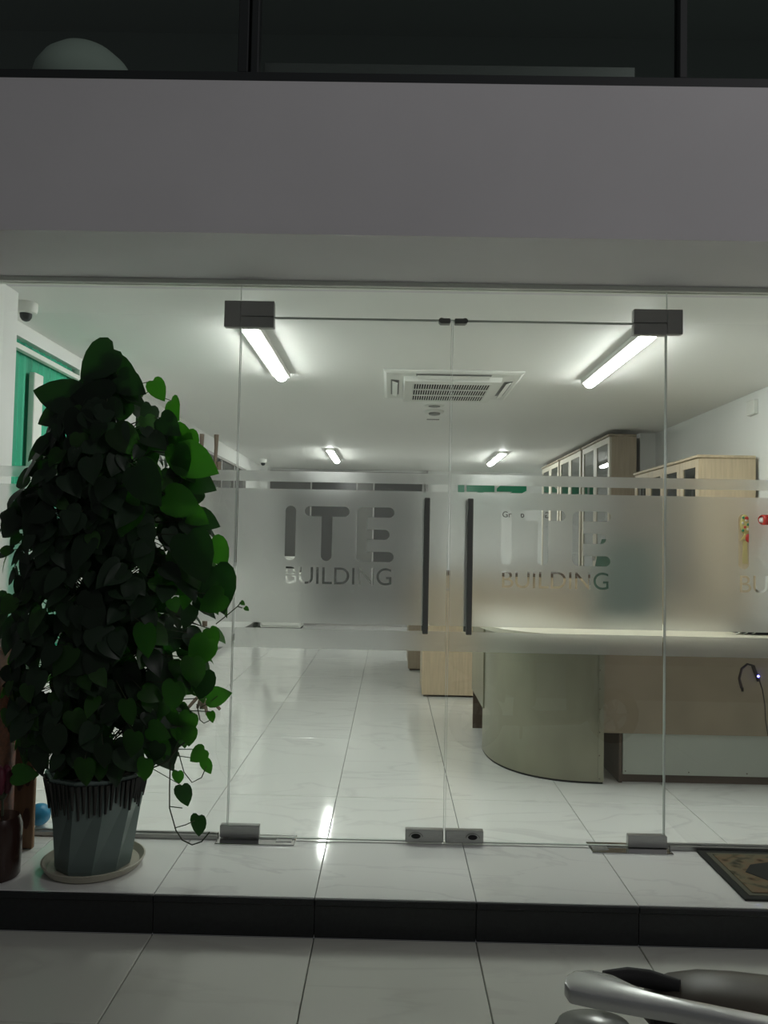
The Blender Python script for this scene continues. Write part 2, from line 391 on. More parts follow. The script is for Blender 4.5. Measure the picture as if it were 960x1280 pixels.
# ------------------------------------------------------------------ upper floor window
uw = thing('window_3', 'dark upstairs window band above the grey facade', 'window', (0, EDGE + .03, 3.146), kind='structure')
obj('window_frame', B().box((-4.2, EDGE + .01, 3.146), (4.2, EDGE + .1, 3.19), .003)
    .box((-.645, EDGE + .015, 3.19), (-.605, EDGE + .08, 4.4), .003).box((-.595, EDGE + .02, 3.19), (-.565, EDGE + .09, 4.4), .003)
    .box((1.10, EDGE + .015, 3.19), (1.13, EDGE + .08, 4.4), .003).box((-4.2, EDGE + .01, 4.4), (4.2, EDGE + .1, 4.46), .003), 'frame', uw)
for a, b in ((-4.2, -.645), (-.565, 1.10), (1.13, 4.2)):
    obj('pane', B().box((a, EDGE + .045, 3.19), (b, EDGE + .051, 4.4)), 'darkglass', uw)
obj('inner_rail', B().box((-.56, EDGE + .12, 3.176), (.96, EDGE + .16, 3.30), .004), 'steel', uw)
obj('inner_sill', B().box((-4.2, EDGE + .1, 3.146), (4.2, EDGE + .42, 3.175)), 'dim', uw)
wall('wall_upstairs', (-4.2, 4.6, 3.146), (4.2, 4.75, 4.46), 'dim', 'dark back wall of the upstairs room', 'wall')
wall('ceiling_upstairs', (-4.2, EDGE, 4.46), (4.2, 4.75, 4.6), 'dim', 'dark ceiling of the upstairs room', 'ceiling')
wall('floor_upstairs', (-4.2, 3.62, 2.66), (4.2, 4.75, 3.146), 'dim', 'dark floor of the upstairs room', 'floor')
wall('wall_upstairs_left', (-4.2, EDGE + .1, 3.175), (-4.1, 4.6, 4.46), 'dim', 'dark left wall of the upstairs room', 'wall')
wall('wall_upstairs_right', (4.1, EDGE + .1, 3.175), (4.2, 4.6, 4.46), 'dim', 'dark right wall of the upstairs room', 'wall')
c = atY(108, 82, 3.22)
lt = thing('table_lamp', 'pale domed lamp shade behind the dark upstairs window at left', 'lamp', (c.x, 3.22, 3.175))
obj('base', B().lathe((c.x, 3.22, 3.175), [(.05, 0), (.05, .012), (.012, .02), (.012, .06)], 20), 'frame', lt, smooth=True)
obj('lamp_shade', B().lathe((c.x, 3.22, 3.26), [(.20, -.06), (.218, .0), (.205, .055), (.175, .105), (.125, .15), (.06, .175), (.01, .182)], 36), 'shade', lt, smooth=True)

# ------------------------------------------------------------------ glass front
XL, XC, XR = -.712, .262, 1.243        # joints
XE0, XE1 = -1.86, WR                    # ends
HT = 2.362                              # top of the door leaves
# film outlines -------------------------------------------------
def rr_poly(x0, z0, x1, z1, r, n=6, corners=(1, 1, 1, 1)):
    pts = []
    for (cx, cz, a0, on) in ((x1 - r, z0 + r, -90, corners[0]), (x1 - r, z1 - r, 0, corners[1]), (x0 + r, z1 - r, 90, corners[2]), (x0 + r, z0 + r, 180, corners[3])):
        if on: pts += [(cx + r * math.cos(R(a0 + 90 * k / n)), cz + r * math.sin(R(a0 + 90 * k / n))) for k in range(n + 1)]
        else: pts.append((cx + (r if a0 in (-90, 0) else -r), cz + (r if a0 in (0, 90) else -r)))
    return pts
def arc(cx, cz, r, a0, a1, n=8): return [(cx + r * math.cos(R(a0 + (a1 - a0) * k / n)), cz + r * math.sin(R(a0 + (a1 - a0) * k / n))) for k in range(n + 1)]
def letters_ite(dx):
    z0, z1, t = 1.252, 1.501, .046; h = t / 2; out = []
    out.append([(x + dx, z) for x, z in rr_poly(-.486, z0, -.438, z1, .0229)])
    # T
    a, b, s0, s1 = -.398, -.193, -.320, -.271; zb = z1 - t
    T = arc(b - h, z1 - h, h, 90, -90) + [(s1, zb)] + arc((s0 + s1) / 2, z0 + (s1 - s0) / 2, (s1 - s0) / 2, 0, -180) + [(s0, zb)] + arc(a + h, z1 - h, h, -90, -270)
    out.append([(x + dx, z) for x, z in T])
    # E
    a, b, m = -.162, .012, -.008; zm = (z0 + z1) / 2; st = .05
    E_ = arc(b - h, z1 - h, h, 90, -90) + [(a + st, zb), (a + st, zm + h)] + arc(m - h, zm, h, 90, -90) + [(a + st, zm - h), (a + st, z0 + t)] \
        + arc(b - h, z0 + h, h, 90, -90) + arc(a + .03, z0 + .03, .03, 270, 180) + arc(a + .03, z1 - .03, .03, 180, 90)
    out.append([(x + dx, z) for x, z in E_])
    return out
def text_polys(s, height, width, x0, z0):
    cu = bpy.data.curves.new('t', 'FONT'); cu.body = s; o = bpy.data.objects.new('t', cu); C.objects.link(o)
    bpy.context.view_layer.update(); dg = bpy.context.evaluated_depsgraph_get()
    cv = o.evaluated_get(dg).to_curve(dg); polys = []
    from mathutils.geometry import interpolate_bezier as ib
    for sp in cv.splines:
        bp = sp.bezier_points; pl = []
        for i in range(len(bp)):
            a, b = bp[i], bp[(i + 1) % len(bp)]
            straight = (a.handle_right - a.co).cross(b.co - a.co).length < 1e-5 and (b.handle_left - b.co).cross(b.co - a.co).length < 1e-5
            seg = [a.co, b.co] if straight else ib(a.co, a.handle_right, b.handle_left, b.co, 7)
            pl += [(p[0], p[1]) for p in seg[:-1]]
        polys.append(pl)
    o.evaluated_get(dg).to_curve_clear() if hasattr(o, 'to_curve_clear') else None
    bpy.data.objects.remove(o); bpy.data.curves.remove(cu)
    xs = [p[0] for q in polys for p in q]; zs = [p[1] for q in polys for p in q]
    kx = width / (max(xs) - min(xs)) if width else height / (max(zs) - min(zs)); kz = height / (max(zs) - min(zs))
    return [[(x0 + (x - min(xs)) * kx, z0 + (z - min(zs)) * kz) for x, z in q] for q in polys]
def sheet(name, polys, y, th, m, parent, **k):
    cu = bpy.data.curves.new(name, 'CURVE'); cu.dimensions = '2D'; cu.fill_mode = 'BOTH'; cu.extrude = th / 2
    for pl in polys:
        sp = cu.splines.new('POLY'); sp.points.add(len(pl) - 1)
        for p, (x, z) in zip(sp.points, pl): p.co = (x, z, 0, 1)
        sp.use_cyclic_u = True
    o = bpy.data.objects.new(name, cu); C.objects.link(o); bpy.context.view_layer.update()
    dg = bpy.context.evaluated_depsgraph_get(); me = bpy.data.meshes.new_from_object(o.evaluated_get(dg))
    bpy.data.objects.remove(o); bpy.data.curves.remove(cu)
    b = B(); b.bm.from_mesh(me); bpy.data.meshes.remove(me)
    bmesh.ops.remove_doubles(b.bm, verts=b.bm.verts[:], dist=1e-6)
    for v in b.bm.verts: v.co = Vector((v.co.x, y - v.co.z, v.co.y))
    return obj(name, b, m, parent, **k)
BUILD = text_polys('BUILDING', .078, .483, 0, 0)
def films(parent, x0, x1, dx):
    y = GY + .0075
    def rect(z0, z1): return [(x0, z0), (x1, z0), (x1, z1), (x0, z1)]
    sheet('frosted_band', [rect(.853, .943)], y, .0012, 'film', parent)
    sheet('frosted_band', [rect(1.611, 1.660)], y, .0012, 'film', parent)
    word = [[(px + dx - .479, pz + 1.146) for px, pz in q] for q in BUILD]
    holes = [q for q in letters_ite(dx) + word if min(p[0] for p in q) > x0 + .004 and max(p[0] for p in q) < x1 - .004]
    sheet('frosted_lettered_panel', [rect(.968, 1.578)] + holes, y, .0012, 'film', parent)
def leaf_glass(parent, x0, x1, z0, z1, edges='lrtb'):
    obj('glass_pane', B().box((x0 + .0028, GY - .006, z0), (x1 - .0028, GY + .006, z1)), 'glass', parent)
    b = B()
    if 'l' in edges: b.box((x0 + .0012, GY - .006, z0), (x0 + .0028, GY + .006, z1))
    if 'r' in edges: b.box((x1 - .0028, GY - .006, z0), (x1 - .0012, GY + .006, z1))
    if 't' in edges: b.box((x0 + .004, GY - .006, z1), (x1 - .004, GY + .006, z1 + .003))
    if 'b' in edges: b.box((x0 + .004, GY - .006, z0 - .003), (x1 - .004, GY + .006, z0))
    obj('glass_edge', b, 'edge', parent)

def pull(parent, x):
    for s, nm in ((-1, 'handle'), (1, 'handle')):
        yy = GY + s * .062
        h = obj(nm, B().box((x - .0125, yy - .0125, .938), (x + .0125, yy + .0125, 1.545), .004, 2), 'black_metal', parent)
        sb = B()
        for z in (1.03, 1.45): sb.lathe((x, GY + s * .0065, z), [(.007, 0), (.007, s * .045)], 12, axis='Y')
        obj('standoff', sb, 'chrome', h, smooth=True)

d1 = thing('door_1', 'left glass door leaf with frosted lettering and black pull', 'door', ((XL + XC) / 2, GY, 0), kind='structure')
leaf_glass(d1, XL + .002, XC - .002, .012, HT); films(d1, XL + .008, XC - .008, 0.0); pull(d1, .158)
d2 = thing('door_2', 'right glass door leaf with frosted lettering and black pull', 'door', ((XR + XC) / 2, GY, 0), kind='structure')
leaf_glass(d2, XC + .002, XR - .002, .012, HT); films(d2, XC + .008, XR - .008, .986); pull(d2, .352)
# patches on the leaves
def patch(parent, x0, x1, z0, z1, m='grey_metal', name='patch_fitting'):
    return obj(name, B().box((x0, GY - .018, z0), (x1, GY + .018, z1), .0025), m, parent)
patch(d1, XL - .0 + .002, -.558, HT - .045, HT + .004); patch(d2, 1.09, XR - .002, HT - .048, HT + .004)
patch(d1, -.742, -.566, .010, .064, 'steel'); patch(d2, 1.08, 1.252, .008, .060, 'steel')
for d, x0, x1, lx in ((d1, .088, .256, .135), (d2, .268, .436, .388)):
    p = patch(d, x0, x1, .010, .064, 'steel', 'lock_plate')
    obj('keyhole', B().lathe((lx, GY - .022, .036), [(.011, 0), (.014, .004)], 20, axis='Y', sx=1.5, sy=.8), 'dark', p, smooth=True)
    obj('lock_ring', B().tube([(lx + .03 * math.cos(t), GY - .019, .034 + .019 * math.sin(t)) for t in [pi * k / 10 for k in range(11)]], .0022, 6), 'black_metal', p)
    obj('rivet', B().lathe(((x1 - .016) if d is d1 else (x0 + .016), GY - .021, .035), [(.004, 0), (.004, .004)], 10, axis='Y'), 'grey_metal', p)
# small stops on the door tops
for d, x0, x1 in ((d1, .205, .252), (d2, .272, .325)):
    obj('door_stop', B().box((x0, GY - .02, HT - .012), (x1, GY + .02, HT + .012), .004, 2).lathe((x1 - .006 if d is d2 else x0 + .006, GY - .022, HT), [(.013, 0), (.013, .03)], 14, axis='Y'), 'black_metal', d)
# side lights and the pane above
w4 = thing('window_4', 'fixed frosted glass panel behind the potted plant', 'window', ((XE0 + XL) / 2, GY, 0), kind='structure')
leaf_glass(w4, XE0, XL, .02, CEIL - .01, 'r'); films(w4, XE0 + .005, XL - .006, -1.02)
patch(w4, -.788, XL - .0005, 2.318, 2.440)
w5 = thing('window_5', 'fixed frosted glass panel right of the doors', 'window', ((XE1 + XR) / 2, GY, 0), kind='structure')
leaf_glass(w5, XR, XE1, .02, CEIL - .01, 'l'); films(w5, XR + .006, XE1 - .005, 2.063)
patch(w5, XR + .0005, 1.314, 2.318, 2.432)
w6 = thing('window_6', 'narrow clear pane above the two glass doors', 'window', ((XL + XR) / 2, GY, HT), kind='structure')
leaf_glass(w6, XL, XR, HT + .008, CEIL - .01, 'b')
patch(w6, XL + .0005, -.558, HT + .008, 2.440); patch(w6, 1.09, XR - .0005, HT + .008, 2.432)
# channels
tr = thing('trim_1', 'slim aluminium channel holding the glass to the soffit', 'trim', (0, GY, CEIL), kind='structure')
obj('channel', B().box((XE0, GY - .028, CEIL - .022), (XE1, GY - .0065, CEIL), .002).box((XE0, GY + .0095, CEIL - .022), (XE1, GY + .028, CEIL), .002), 'soffit', tr)
tr = thing('trim_2', 'slim steel floor channel under the side panels', 'trim', (0, GY, 0), kind='structure')
for a, b in ((XE0, -.752), (1.262, XE1)):
    obj('channel', B().box((a, GY - .024, 0), (b, GY - .012, .02), .001).box((a, GY + .012, 0), (b, GY + .024, .02), .001), 'steel', tr)
tr = thing('trim_3', 'thin metal threshold strip below the doors', 'trim', (0, GY, 0), kind='structure')
obj('strip', B().box((-.40, GY - .016, 0), (.905, GY - .013, .002)).box((-.40, GY + .013, 0), (.905, GY + .016, .002)), 'grey_metal', tr)
for x0, x1, nm in ((-.752, -.402, 'left'), (.905, 1.262, 'right')):
    t = thing('floor_spring', 'steel floor spring cover under the %s door hinge' % nm, 'door hardware', ((x0 + x1) / 2, GY - .04, 0))
    obj('cover_plate', B().box((x0, GY - .075, 0), (x1, GY + .045, .006), .002), 'chrome', t)
    s0 = x1 - .085 if nm == 'left' else x0 + .01
    obj('screw_plate', B().box((s0, GY - .045, .006), (s0 + .07, GY + .012, .0085), .001), 'steel', t)

# ------------------------------------------------------------------ ceiling things
def tube_lamp(x, y0, y1, label):
    t = thing('tube_light', label, 'ceiling light', (x, (y0 + y1) / 2, CEIL), 'tube lights on the ceiling')
    obj('housing', B().box((x - .06, y0 - .01, CEIL - .035), (x + .06, y1 + .01, CEIL), .006), 'white_plastic', t)
    r = [[(x + .037 * math.cos(a), y, CEIL - .035 - .028 * math.sin(a)) for a in [pi * k / 8 for k in range(9)]] for y in (y0, y1)]
    obj('diffuser', B().loft(r), 'lamp', t, smooth=True)
tube_lamp(-.80, 4.18, 5.40, 'bright tube light on the ceiling behind the left door hinge')
tube_lamp(1.39, 4.18, 5.44, 'bright tube light on the ceiling behind the right door hinge')
tube_lamp(-.80, 9.7, 10.95, 'small-looking far tube light on the left half of the ceiling')
tube_lamp(1.39, 9.7, 10.95, 'small-looking far tube light on the right half of the ceiling')

cx, cy, zc = .41, 5.70, CEIL - .001
ac = thing('air_conditioner', 'white four-way ceiling air conditioner with slotted centre grille', 'air conditioner', (cx, cy, zc))
def sq(hx, hy, z, oy=0): return [(cx - hx, cy + oy - hy, z), (cx + hx, cy + oy - hy, z), (cx + hx, cy + oy + hy, z), (cx - hx, cy + oy + hy, z)]
pb = B()
pb.loft([sq(.485, .485, zc), sq(.485, .485, zc - .012), sq(.465, .465, zc - .022), sq(.345, .40, zc - .030), sq(.335, .385, zc - .062), sq(.275, .325, zc - .064), sq(.275, .325, zc - .02)], cap=False)
obj('panel', pb, 'white_plastic', ac)
obj('filter', B().box((cx - .275, cy - .325, zc - .060), (cx + .275, cy + .325, zc - .056)), 'dark', ac)
gb = B()
for k in range(31):
    x = cx - .27 + .54 * k / 30; gb.box((x - .0035, cy - .325, zc - .064), (x + .0035, cy + .325, zc - .0605))
for k in range(4):
    y = cy - .32 + .64 * k / 3; gb.box((cx - .275, y - .014, zc - .066), (cx + .275, y + .014, zc - .0605))
obj('grille', gb, 'white_plastic', ac, kind='stuff')
for sx, sy, hx, hy in ((-1, 0, .020, .25), (1, 0, .020, .25), (0, -1, .25, .020), (0, 1, .25, .020)):
    x, y = cx + sx * .405, cy + sy * .425
    obj('air_slot', B().box((x - hx - .01, y - hy - .01, zc - .029), (x + hx + .01, y + hy + .01, zc - .026)), 'grey_plastic', ac)
    obj('louvre', B().box((x - hx, y - hy, zc - .044), (x + hx, y + hy, zc - .039), .001, rot=Matrix.Rotation(R(20) * (-(sx) or sy), 3, 'Y' if sx else 'X')), 'white_plastic', ac)
def detector(px, py, r, h, name, label, cat, m2='grey_plastic'):
    p = atZ(px, py, CEIL - h * .6)
    t = thing(name, label, cat, (p.x, p.y, CEIL))
    obj('base', B().lathe((p.x, p.y, CEIL), [(r, 0), (r, -h * .35), (r * .92, -h * .5)], 28), 'white_plastic', t, smooth=True)
    obj('sensor', B().lathe((p.x, p.y, CEIL - h * .5), [(r * .62, 0), (r * .58, -h * .35), (r * .3, -h * .5)], 24), m2, t, smooth=True)
detector(543, 508, .085, .012, 'ceiling_speaker', 'flat round grey grille on the ceiling, nearer of two discs', 'speaker')
detector(543, 517, .085, .04, 'smoke_detector', 'round smoke detector on the ceiling, farther of two discs', 'smoke detector')
p = atZ(540, 524, CEIL); obj('ceiling_vent', B().box((p.x - .05, p.y - .015, CEIL - .006), (p.x + .07, p.y + .015, CEIL), .002), 'grey_plastic', origin=(p.x, p.y, CEIL), label='tiny dark slot on the ceiling behind the smoke detector', cat='vent')
def dome(px, py, r, label):
    p = atZ(px, py, CEIL)
    t = thing('security_camera', label, 'security camera', (p.x, p.y, CEIL))
    obj('base', B().lathe(p, [(r, 0), (r, -.035), (r * .9, -.05), (r * .75, -.055)], 32), 'white_plastic', t, smooth=True)
    obj('lens_dome', B().lathe((p.x, p.y, CEIL - .055), [(r * .55, 0), (r * .5, -.02), (r * .33, -.034), (r * .1, -.04)], 24), 'frame', t, smooth=True)
dome(33, 379, .056, 'white dome security camera on the ceiling beside the left pier')
dome(329, 574, .06, 'tiny white dome security camera at the far left of the ceiling')
t = obj('junction_box', B().box((WR - .035, 5.72, 2.36), (WR, 5.84, 2.47), .004), 'white_plastic', origin=(WR, 5.78, 2.36), label='small white box high on the right wall', cat='electrical box')

# ------------------------------------------------------------------ end wall sign
sg2 = thing('wall_sign', 'row of green letters on the white end wall', 'sign', (1.6, FAR - .02, 2.0))
def let(poly, nm='letter'): obj(nm, B().prism([(x, FAR - .001, z) for x, z in poly], (0, -.03, 0)), 'green_sign', sg2)
zt, zb = 2.325, 2.0
let([(1.07, zb), (1.17, zb), (1.17, zt), (1.07, zt)])
let([(1.21, 2.21), (1.385, 2.21), (1.385, zb), (1.485, zb), (1.485, 2.21), (1.66, 2.21), (1.66, zt), (1.21, zt)])
let([(1.70, zb), (2.18, zb), (2.18, zb + .09), (1.90, zb + .09), (2.18, 2.24), (2.18, zt), (1.76, zt), (1.70, 2.27), (1.70, 2.22), (1.95, 2.22), (1.70, zb + .06)])
tx = text_polys('Group', .125, None, 1.80, 1.775)
tg = sheet('wall_lettering', tx, FAR - .004, .004, 'black_sign', None, origin=(2, FAR, 1.8), label='small black word Group on the end wall below the green letters', cat='lettering')

# ------------------------------------------------------------------ far left furniture
fc = thing('drawer_cabinet', 'white low cabinet with knobs at the far left of the office', 'cabinet', (-1.68, 12.0, 0))
obj('body', B().box((-1.97, 11.75, .03), (-1.36, 12.2, .84), .004), 'white_plastic', fc)
obj('top', B().box((-1.98, 11.73, .84), (-1.35, 12.2, .865), .003), 'white_plastic', fc)
obj('plinth', B().box((-1.96, 11.78, 0), (-1.37, 12.2, .03)), 'dark', fc)
for i in range(3):
    d = obj('drawer', B().box((-1.95, 11.735, .06 + .26 * i), (-1.38, 11.75, .30 + .26 * i), .004), 'white_plastic', fc)
    obj('knob', B().ball((-1.665, 11.72, .18 + .26 * i), .018), 'grey_metal', d, smooth=2)
pr_ = thing('printer', 'white desktop printer on the far white cabinet', 'printer', (-1.62, 12.0, .865))
obj('body', B().box((-1.80, 11.82, .865), (-1.42, 12.14, 1.08), .03, 3), 'white_plastic', pr_, smooth=True)
obj('lid', B().box((-1.79, 11.84, 1.082), (-1.43, 12.13, 1.11), .012, 2), 'white_plastic', pr_, smooth=True)
obj('paper_slot', B().box((-1.74, 11.812, .93), (-1.48, 11.82, .98)), 'dark', pr_)

# coat stand behind the left panel
cx, cy = -1.44, 6.0
cs = thing('coat_stand', 'brown wooden coat stand whose prongs rise right of the plant', 'coat stand', (cx, cy, 0))
obj('pole', B().tube([(cx, cy, .03), (cx, cy, 1.80)], .02, 10), 'brown', cs, smooth=True)
for k in range(4):
    a = pi / 2 * k + .5
    obj('foot', B().tube([(cx, cy, .16), (cx + .07 * math.cos(a), cy + .07 * math.sin(a), .09), (cx + .14 * math.cos(a), cy + .14 * math.sin(a), .014)], [.014, .014, .012], 8), 'brown', cs, smooth=True)
for dx, dy, h in ((-.065, 0, 2.17), (.045, .02, 2.17), (-.02, -.05, 2.0), (.08, -.03, 1.95)):
    obj('prong', B().tube([(cx, cy, 1.76), (cx + dx * .8, cy + dy, 1.86), (cx + dx, cy + dy, h - .1), (cx + dx, cy + dy, h)], [.012, .013, .014, .019], 10), 'brown', cs, smooth=True)

# ------------------------------------------------------------------ bookcases on the right wall
def bookcase(x0, x1, y0, y1, zt, nd, label, group, wood, split=.86):
    t = thing('bookcase', label, 'bookcase', ((x0 + x1) / 2, (y0 + y1) / 2, 0), group)
    b = B().box((x0 + .02, y0, 0), (x1, y0 + .02, zt)).box((x0 + .02, y1 - .02, 0), (x1, y1, zt)).box((x1 - .015, y0 + .02, 0), (x1, y1 - .02, zt))
    b.box((x0 + .02, y0 + .02, .0), (x1 - .015, y1 - .02, .06)).box((x0 + .02, y0 + .02, zt - .02), (x1 - .015, y1 - .02, zt))
    obj('body', b, wood, t)
    obj('cornice', B().box((x0 - .015, y0 - .012, zt), (x1, y1 + (0 if zt > 2.2 else .0), zt + .022), .005), wood, t)
    for z in (.45, .86, 1.25, 1.62, 1.95, 2.25):
        if z < zt - .15: obj('shelf', B().box((x0 + .04, y0 + .02, z), (x1 - .015, y1 - .02, z + .018)), 'cabin', t)
    wd = (y1 - y0) / nd
    for k in range(nd):
        a, c = y0 + wd * k + .004, y0 + wd * (k + 1) - .004
        s = .06
        db = B().box((x0, a, split), (x0 + .02, a + s, zt - .004)).box((x0, c - s, split), (x0 + .02, c, zt - .004))
        db.box((x0, a + s, zt - .004 - s), (x0 + .02, c - s, zt - .004)).box((x0, a + s, split), (x0 + .02, c - s, split + s))
        d = obj('door', db, 'oakdoor' if wood == 'wood2' else wood, t)
        obj('pane', B().box((x0 + .008, a + s, split + s), (x0 + .012, c - s, zt - .004 - s)), 'cabglass', d)
        obj('handle', B().box((x0 - .014, (c - .035) if k % 2 == 0 else (a + .022), 1.2), (x0, (c - .022) if k % 2 == 0 else (a + .035), 1.32), .003), 'grey_metal', d)
        obj('lower_door', B().box((x0, a, .07), (x0 + .02, c, split - .006), .002), wood, t)
bookcase(2.27, 2.69, 5.70, 7.20, 2.02, 4, 'pale oak glazed bookcase nearest the glass front, lower than the others', 'bookcases along the right wall', 'wood')
for i, nm in enumerate(('nearest of the three tall dull-oak bookcases with a broad end panel', 'middle of the three tall dull-oak bookcases', 'farthest of the three tall dull-oak bookcases')):
    bookcase(2.18, 2.45, 7.72 + 1.18 * i, 7.72 + 1.18 * i + 1.10, 2.465, 2, nm, 'bookcases along the right wall', 'wood2')

# ------------------------------------------------------------------ low cabinets behind the desk
def low_cab(x0, x1, y0, y1, zt, nd, label, m):
    t = thing('low_cabinet', label, 'cabinet', ((x0 + x1) / 2, (y0 + y1) / 2, 0))
    obj('body', B().box((x0 + .002, y0 + .02, .05), (x1 - .002, y1, zt - .03)), m, t)
    obj('plinth', B().box((x0 + .02, y0 + .04, 0), (x1 - .02, y1 - .02, .05)), 'brown', t)
    obj('top', B().box((x0 - .01, y0 - .01, zt - .03), (x1 + .01, y1 + .01, zt), .003), 'brown', t)
    wd = (x1 - x0) / nd
    for k in range(nd):
        d = obj('door', B().box((x0 + wd * k + .002, y0, .02), (x0 + wd * (k + 1) - .002, y0 + .018, zt - .034), .002), m, t)
        obj('handle', B().box((x0 + wd * (k + .5) - .05, y0 - .012, zt - .16), (x0 + wd * (k + .5) + .05, y0, zt - .148), .002), 'grey_metal', d)
low_cab(.29, 1.75, 6.80, 7.22, 1.10, 3, 'pale oak cabinet with dark top standing behind the curved desk', 'wood')
low_cab(.20, .62, 8.2, 8.9, .95, 1, 'small oak cabinet half hidden behind the oak cabinet', 'wood2')
# swivel chair behind the desk
cx, cy = 1.72, 5.42
ch = thing('office_chair', 'dark green fabric office chair behind the reception desk, blurred by frosting', 'chair', (cx, cy, 0))
bk = []
for k in range(9):
    z = .62 + .78 * k / 8; w_ = .25 * (1 - .35 * abs(k / 8 - .45) ** 2 * 2)
    yb = cy + .21 + .05 * math.sin(k / 8 * pi)
    bk.append([(cx + w_ * math.cos(a) if abs(math.cos(a)) else cx, yb + .04 * math.sin(a) + .05 * (math.cos(a) ** 2) * -1, z) for a in [2 * pi * j / 16 for j in range(16)]])
obj('backrest', B().loft(bk), 'chair', ch, smooth=True)
obj('seat', B().box((cx - .25, cy - .24, .45), (cx + .25, cy + .24, .53), .035, 3), 'chair', ch, smooth=True)
obj('back_bar', B().box((cx - .03, cy + .2, .46), (cx + .03, cy + .235, .9), .004), 'black_metal', ch)
obj('gas_lift', B().lathe((cx, cy, .1), [(.028, 0), (.028, .2), (.018, .2), (.018, .35)], 16), 'black_metal', ch, smooth=True)
for k in range(5):
    a = 2 * pi * k / 5
    l_ = obj('leg', B().tube([(cx, cy, .11), (cx + .27 * math.cos(a), cy + .27 * math.sin(a), .075)], [.022, .014], 8), 'black_metal', ch, smooth=True)
    obj('castor', B().lathe((cx + .27 * math.cos(a), cy + .27 * math.sin(a) - .012, .032), [(.032, 0), (.032, .024)], 16, axis='Y'), 'rubber', l_, smooth=True)
for s in (-1, 1):
    obj('armrest', B().tube([(cx + s * .25, cy + .1, .48), (cx + s * .29, cy + .1, .6), (cx + s * .29, cy + .06, .69), (cx + s * .29, cy - .15, .69)], .015, 8), 'black_metal', ch, smooth=True)

# ------------------------------------------------------------------ reception desk
DX, DY = 1.225, 4.42
rd = thing('reception_desk', 'curved grey-olive reception desk with cream top and brown straight front', 'desk', (1.6, 4.8, 0))
def curve_pt(t, off=0):   # rounded quarter from the near right end round to the left side
    e = 2 / 2.4; c_, s_ = math.cos(t * pi / 2), math.sin(t * pi / 2)
    return (DX - (.605 + off) * s_ ** e, 5.10 - (.68 + off) * c_ ** e)
N = 26
outer_ = [curve_pt(k / N) for k in range(N + 1)]; inner_ = [curve_pt(k / N, -.02) for k in range(N + 1)]
obj('curved_front', B().prism([(x, y, .012) for x, y in outer_ + inner_[::-1]], (0, 0, .80)), 'lam', rd, smooth=True)
obj('kick_strip', B().prism([(x, y, 0) for x, y in [curve_pt(k / N, -.004) for k in range(N + 1)] + [curve_pt(k / N, -.016) for k in range(N + 1)][::-1]], (0, 0, .012)), 'dark', rd)
sm = obj('seam_strip', B().box((DX - .028, DY - .0035, .012), (DX + .002, DY - .0005, .812)), 'lam', rd)
rv = B()
for z in (.03, .16, .29, .42, .535, .64, .73): rv.lathe((DX - .022, DY - .006, z), [(.003, 0), (.004, .003)], 8, axis='Y')
obj('rivet', rv, 'brown', sm, kind='stuff')
topo = [curve_pt(k / N, .045) for k in range(N + 1)]
poly = topo + [(topo[-1][0], 5.72), (1.15, 5.72), (1.15, 5.1), (2.62, 5.1), (2.62, DY - .045)]
obj('worktop', B().prism([(x, y, .812) for x, y in poly], (0, 0, .028)), 'cream', rd)
obj('front_panel', B().box((DX + .004, DY + .01, .285), (2.6, DY + .028, .812), .001), 'lam2', rd)
obj('lower_panel', B().box((1.345, DY + .03, .05), (2.6, DY + .045, .285), .001), 'lam3', rd)
obj('upright', B().box((1.325, DY + .035, .0), (1.343, 5.0, .285)), 'brown', rd)
obj('kick_panel', B().box((1.345, DY + .06, 0), (2.6, DY + .075, .05)), 'brown', rd)
obj('side_panel', B().box((2.58, DY + .05, 0), (2.6, 5.08, .812)), 'lam2', rd)
obj('inner_panel', B().box((1.14, 5.08, 0.02), (1.158, 5.70, .812)), 'brown', rd)
obj('end_panel', B().box((.622, 5.69, 0), (.725, 5.708, .812)), 'brown', rd)
obj('side_panel', B().box((.612, 5.02, .285), (.622, 5.70, .812), .001), 'lam', rd)
rw = B()
for x in (1.36, 1.72, 2.05, 2.35): rw.lathe((x, DY + .027, .068), [(.003, 0), (.004, .003)], 8, axis='Y')
obj('rivet', rw, 'brown', rd, kind='stuff')
# things on the desk
p = atY(905, 797, 4.62); x0 = p.x
sb = thing('striped_pouch', 'black pouch with white stripes lying on the desk top at the right edge', 'pouch', (x0 + .22, 4.62, .84))
obj('body', B().loft([[(x0 + .46 * k / 10, 4.62 + (.055 * math.sin(pi * (k + .6) / 11.2)) * math.cos(a), .868 + (.028 * math.sin(pi * (k + .6) / 11.2) ** .5) * math.sin(a)) for a in [2 * pi * j / 14 for j in range(14)]] for k in range(11)]), 'frame', sb, smooth=True)
for k in range(3):
    xx = x0 + .06 + .045 * k
    obj('stripe', B().tube([(xx + .05 * j / 5, 4.62 + .052 * math.cos(a), .868 + .030 * math.sin(a)) for j, a in enumerate([pi * 1.35 - j_ * pi / 5.5 for j_ in range(6)])], .004, 6), 'white_plastic', sb)
p = atY(742, 790, 4.8)
obj('pen_case', B().box((p.x - .06, 4.77, .84), (p.x + .06, 4.83, .862), .008, 2), 'brown', origin=(p.x, 4.8, .84), smooth=True, label='small brown case on the curved end of the desk', cat='case')
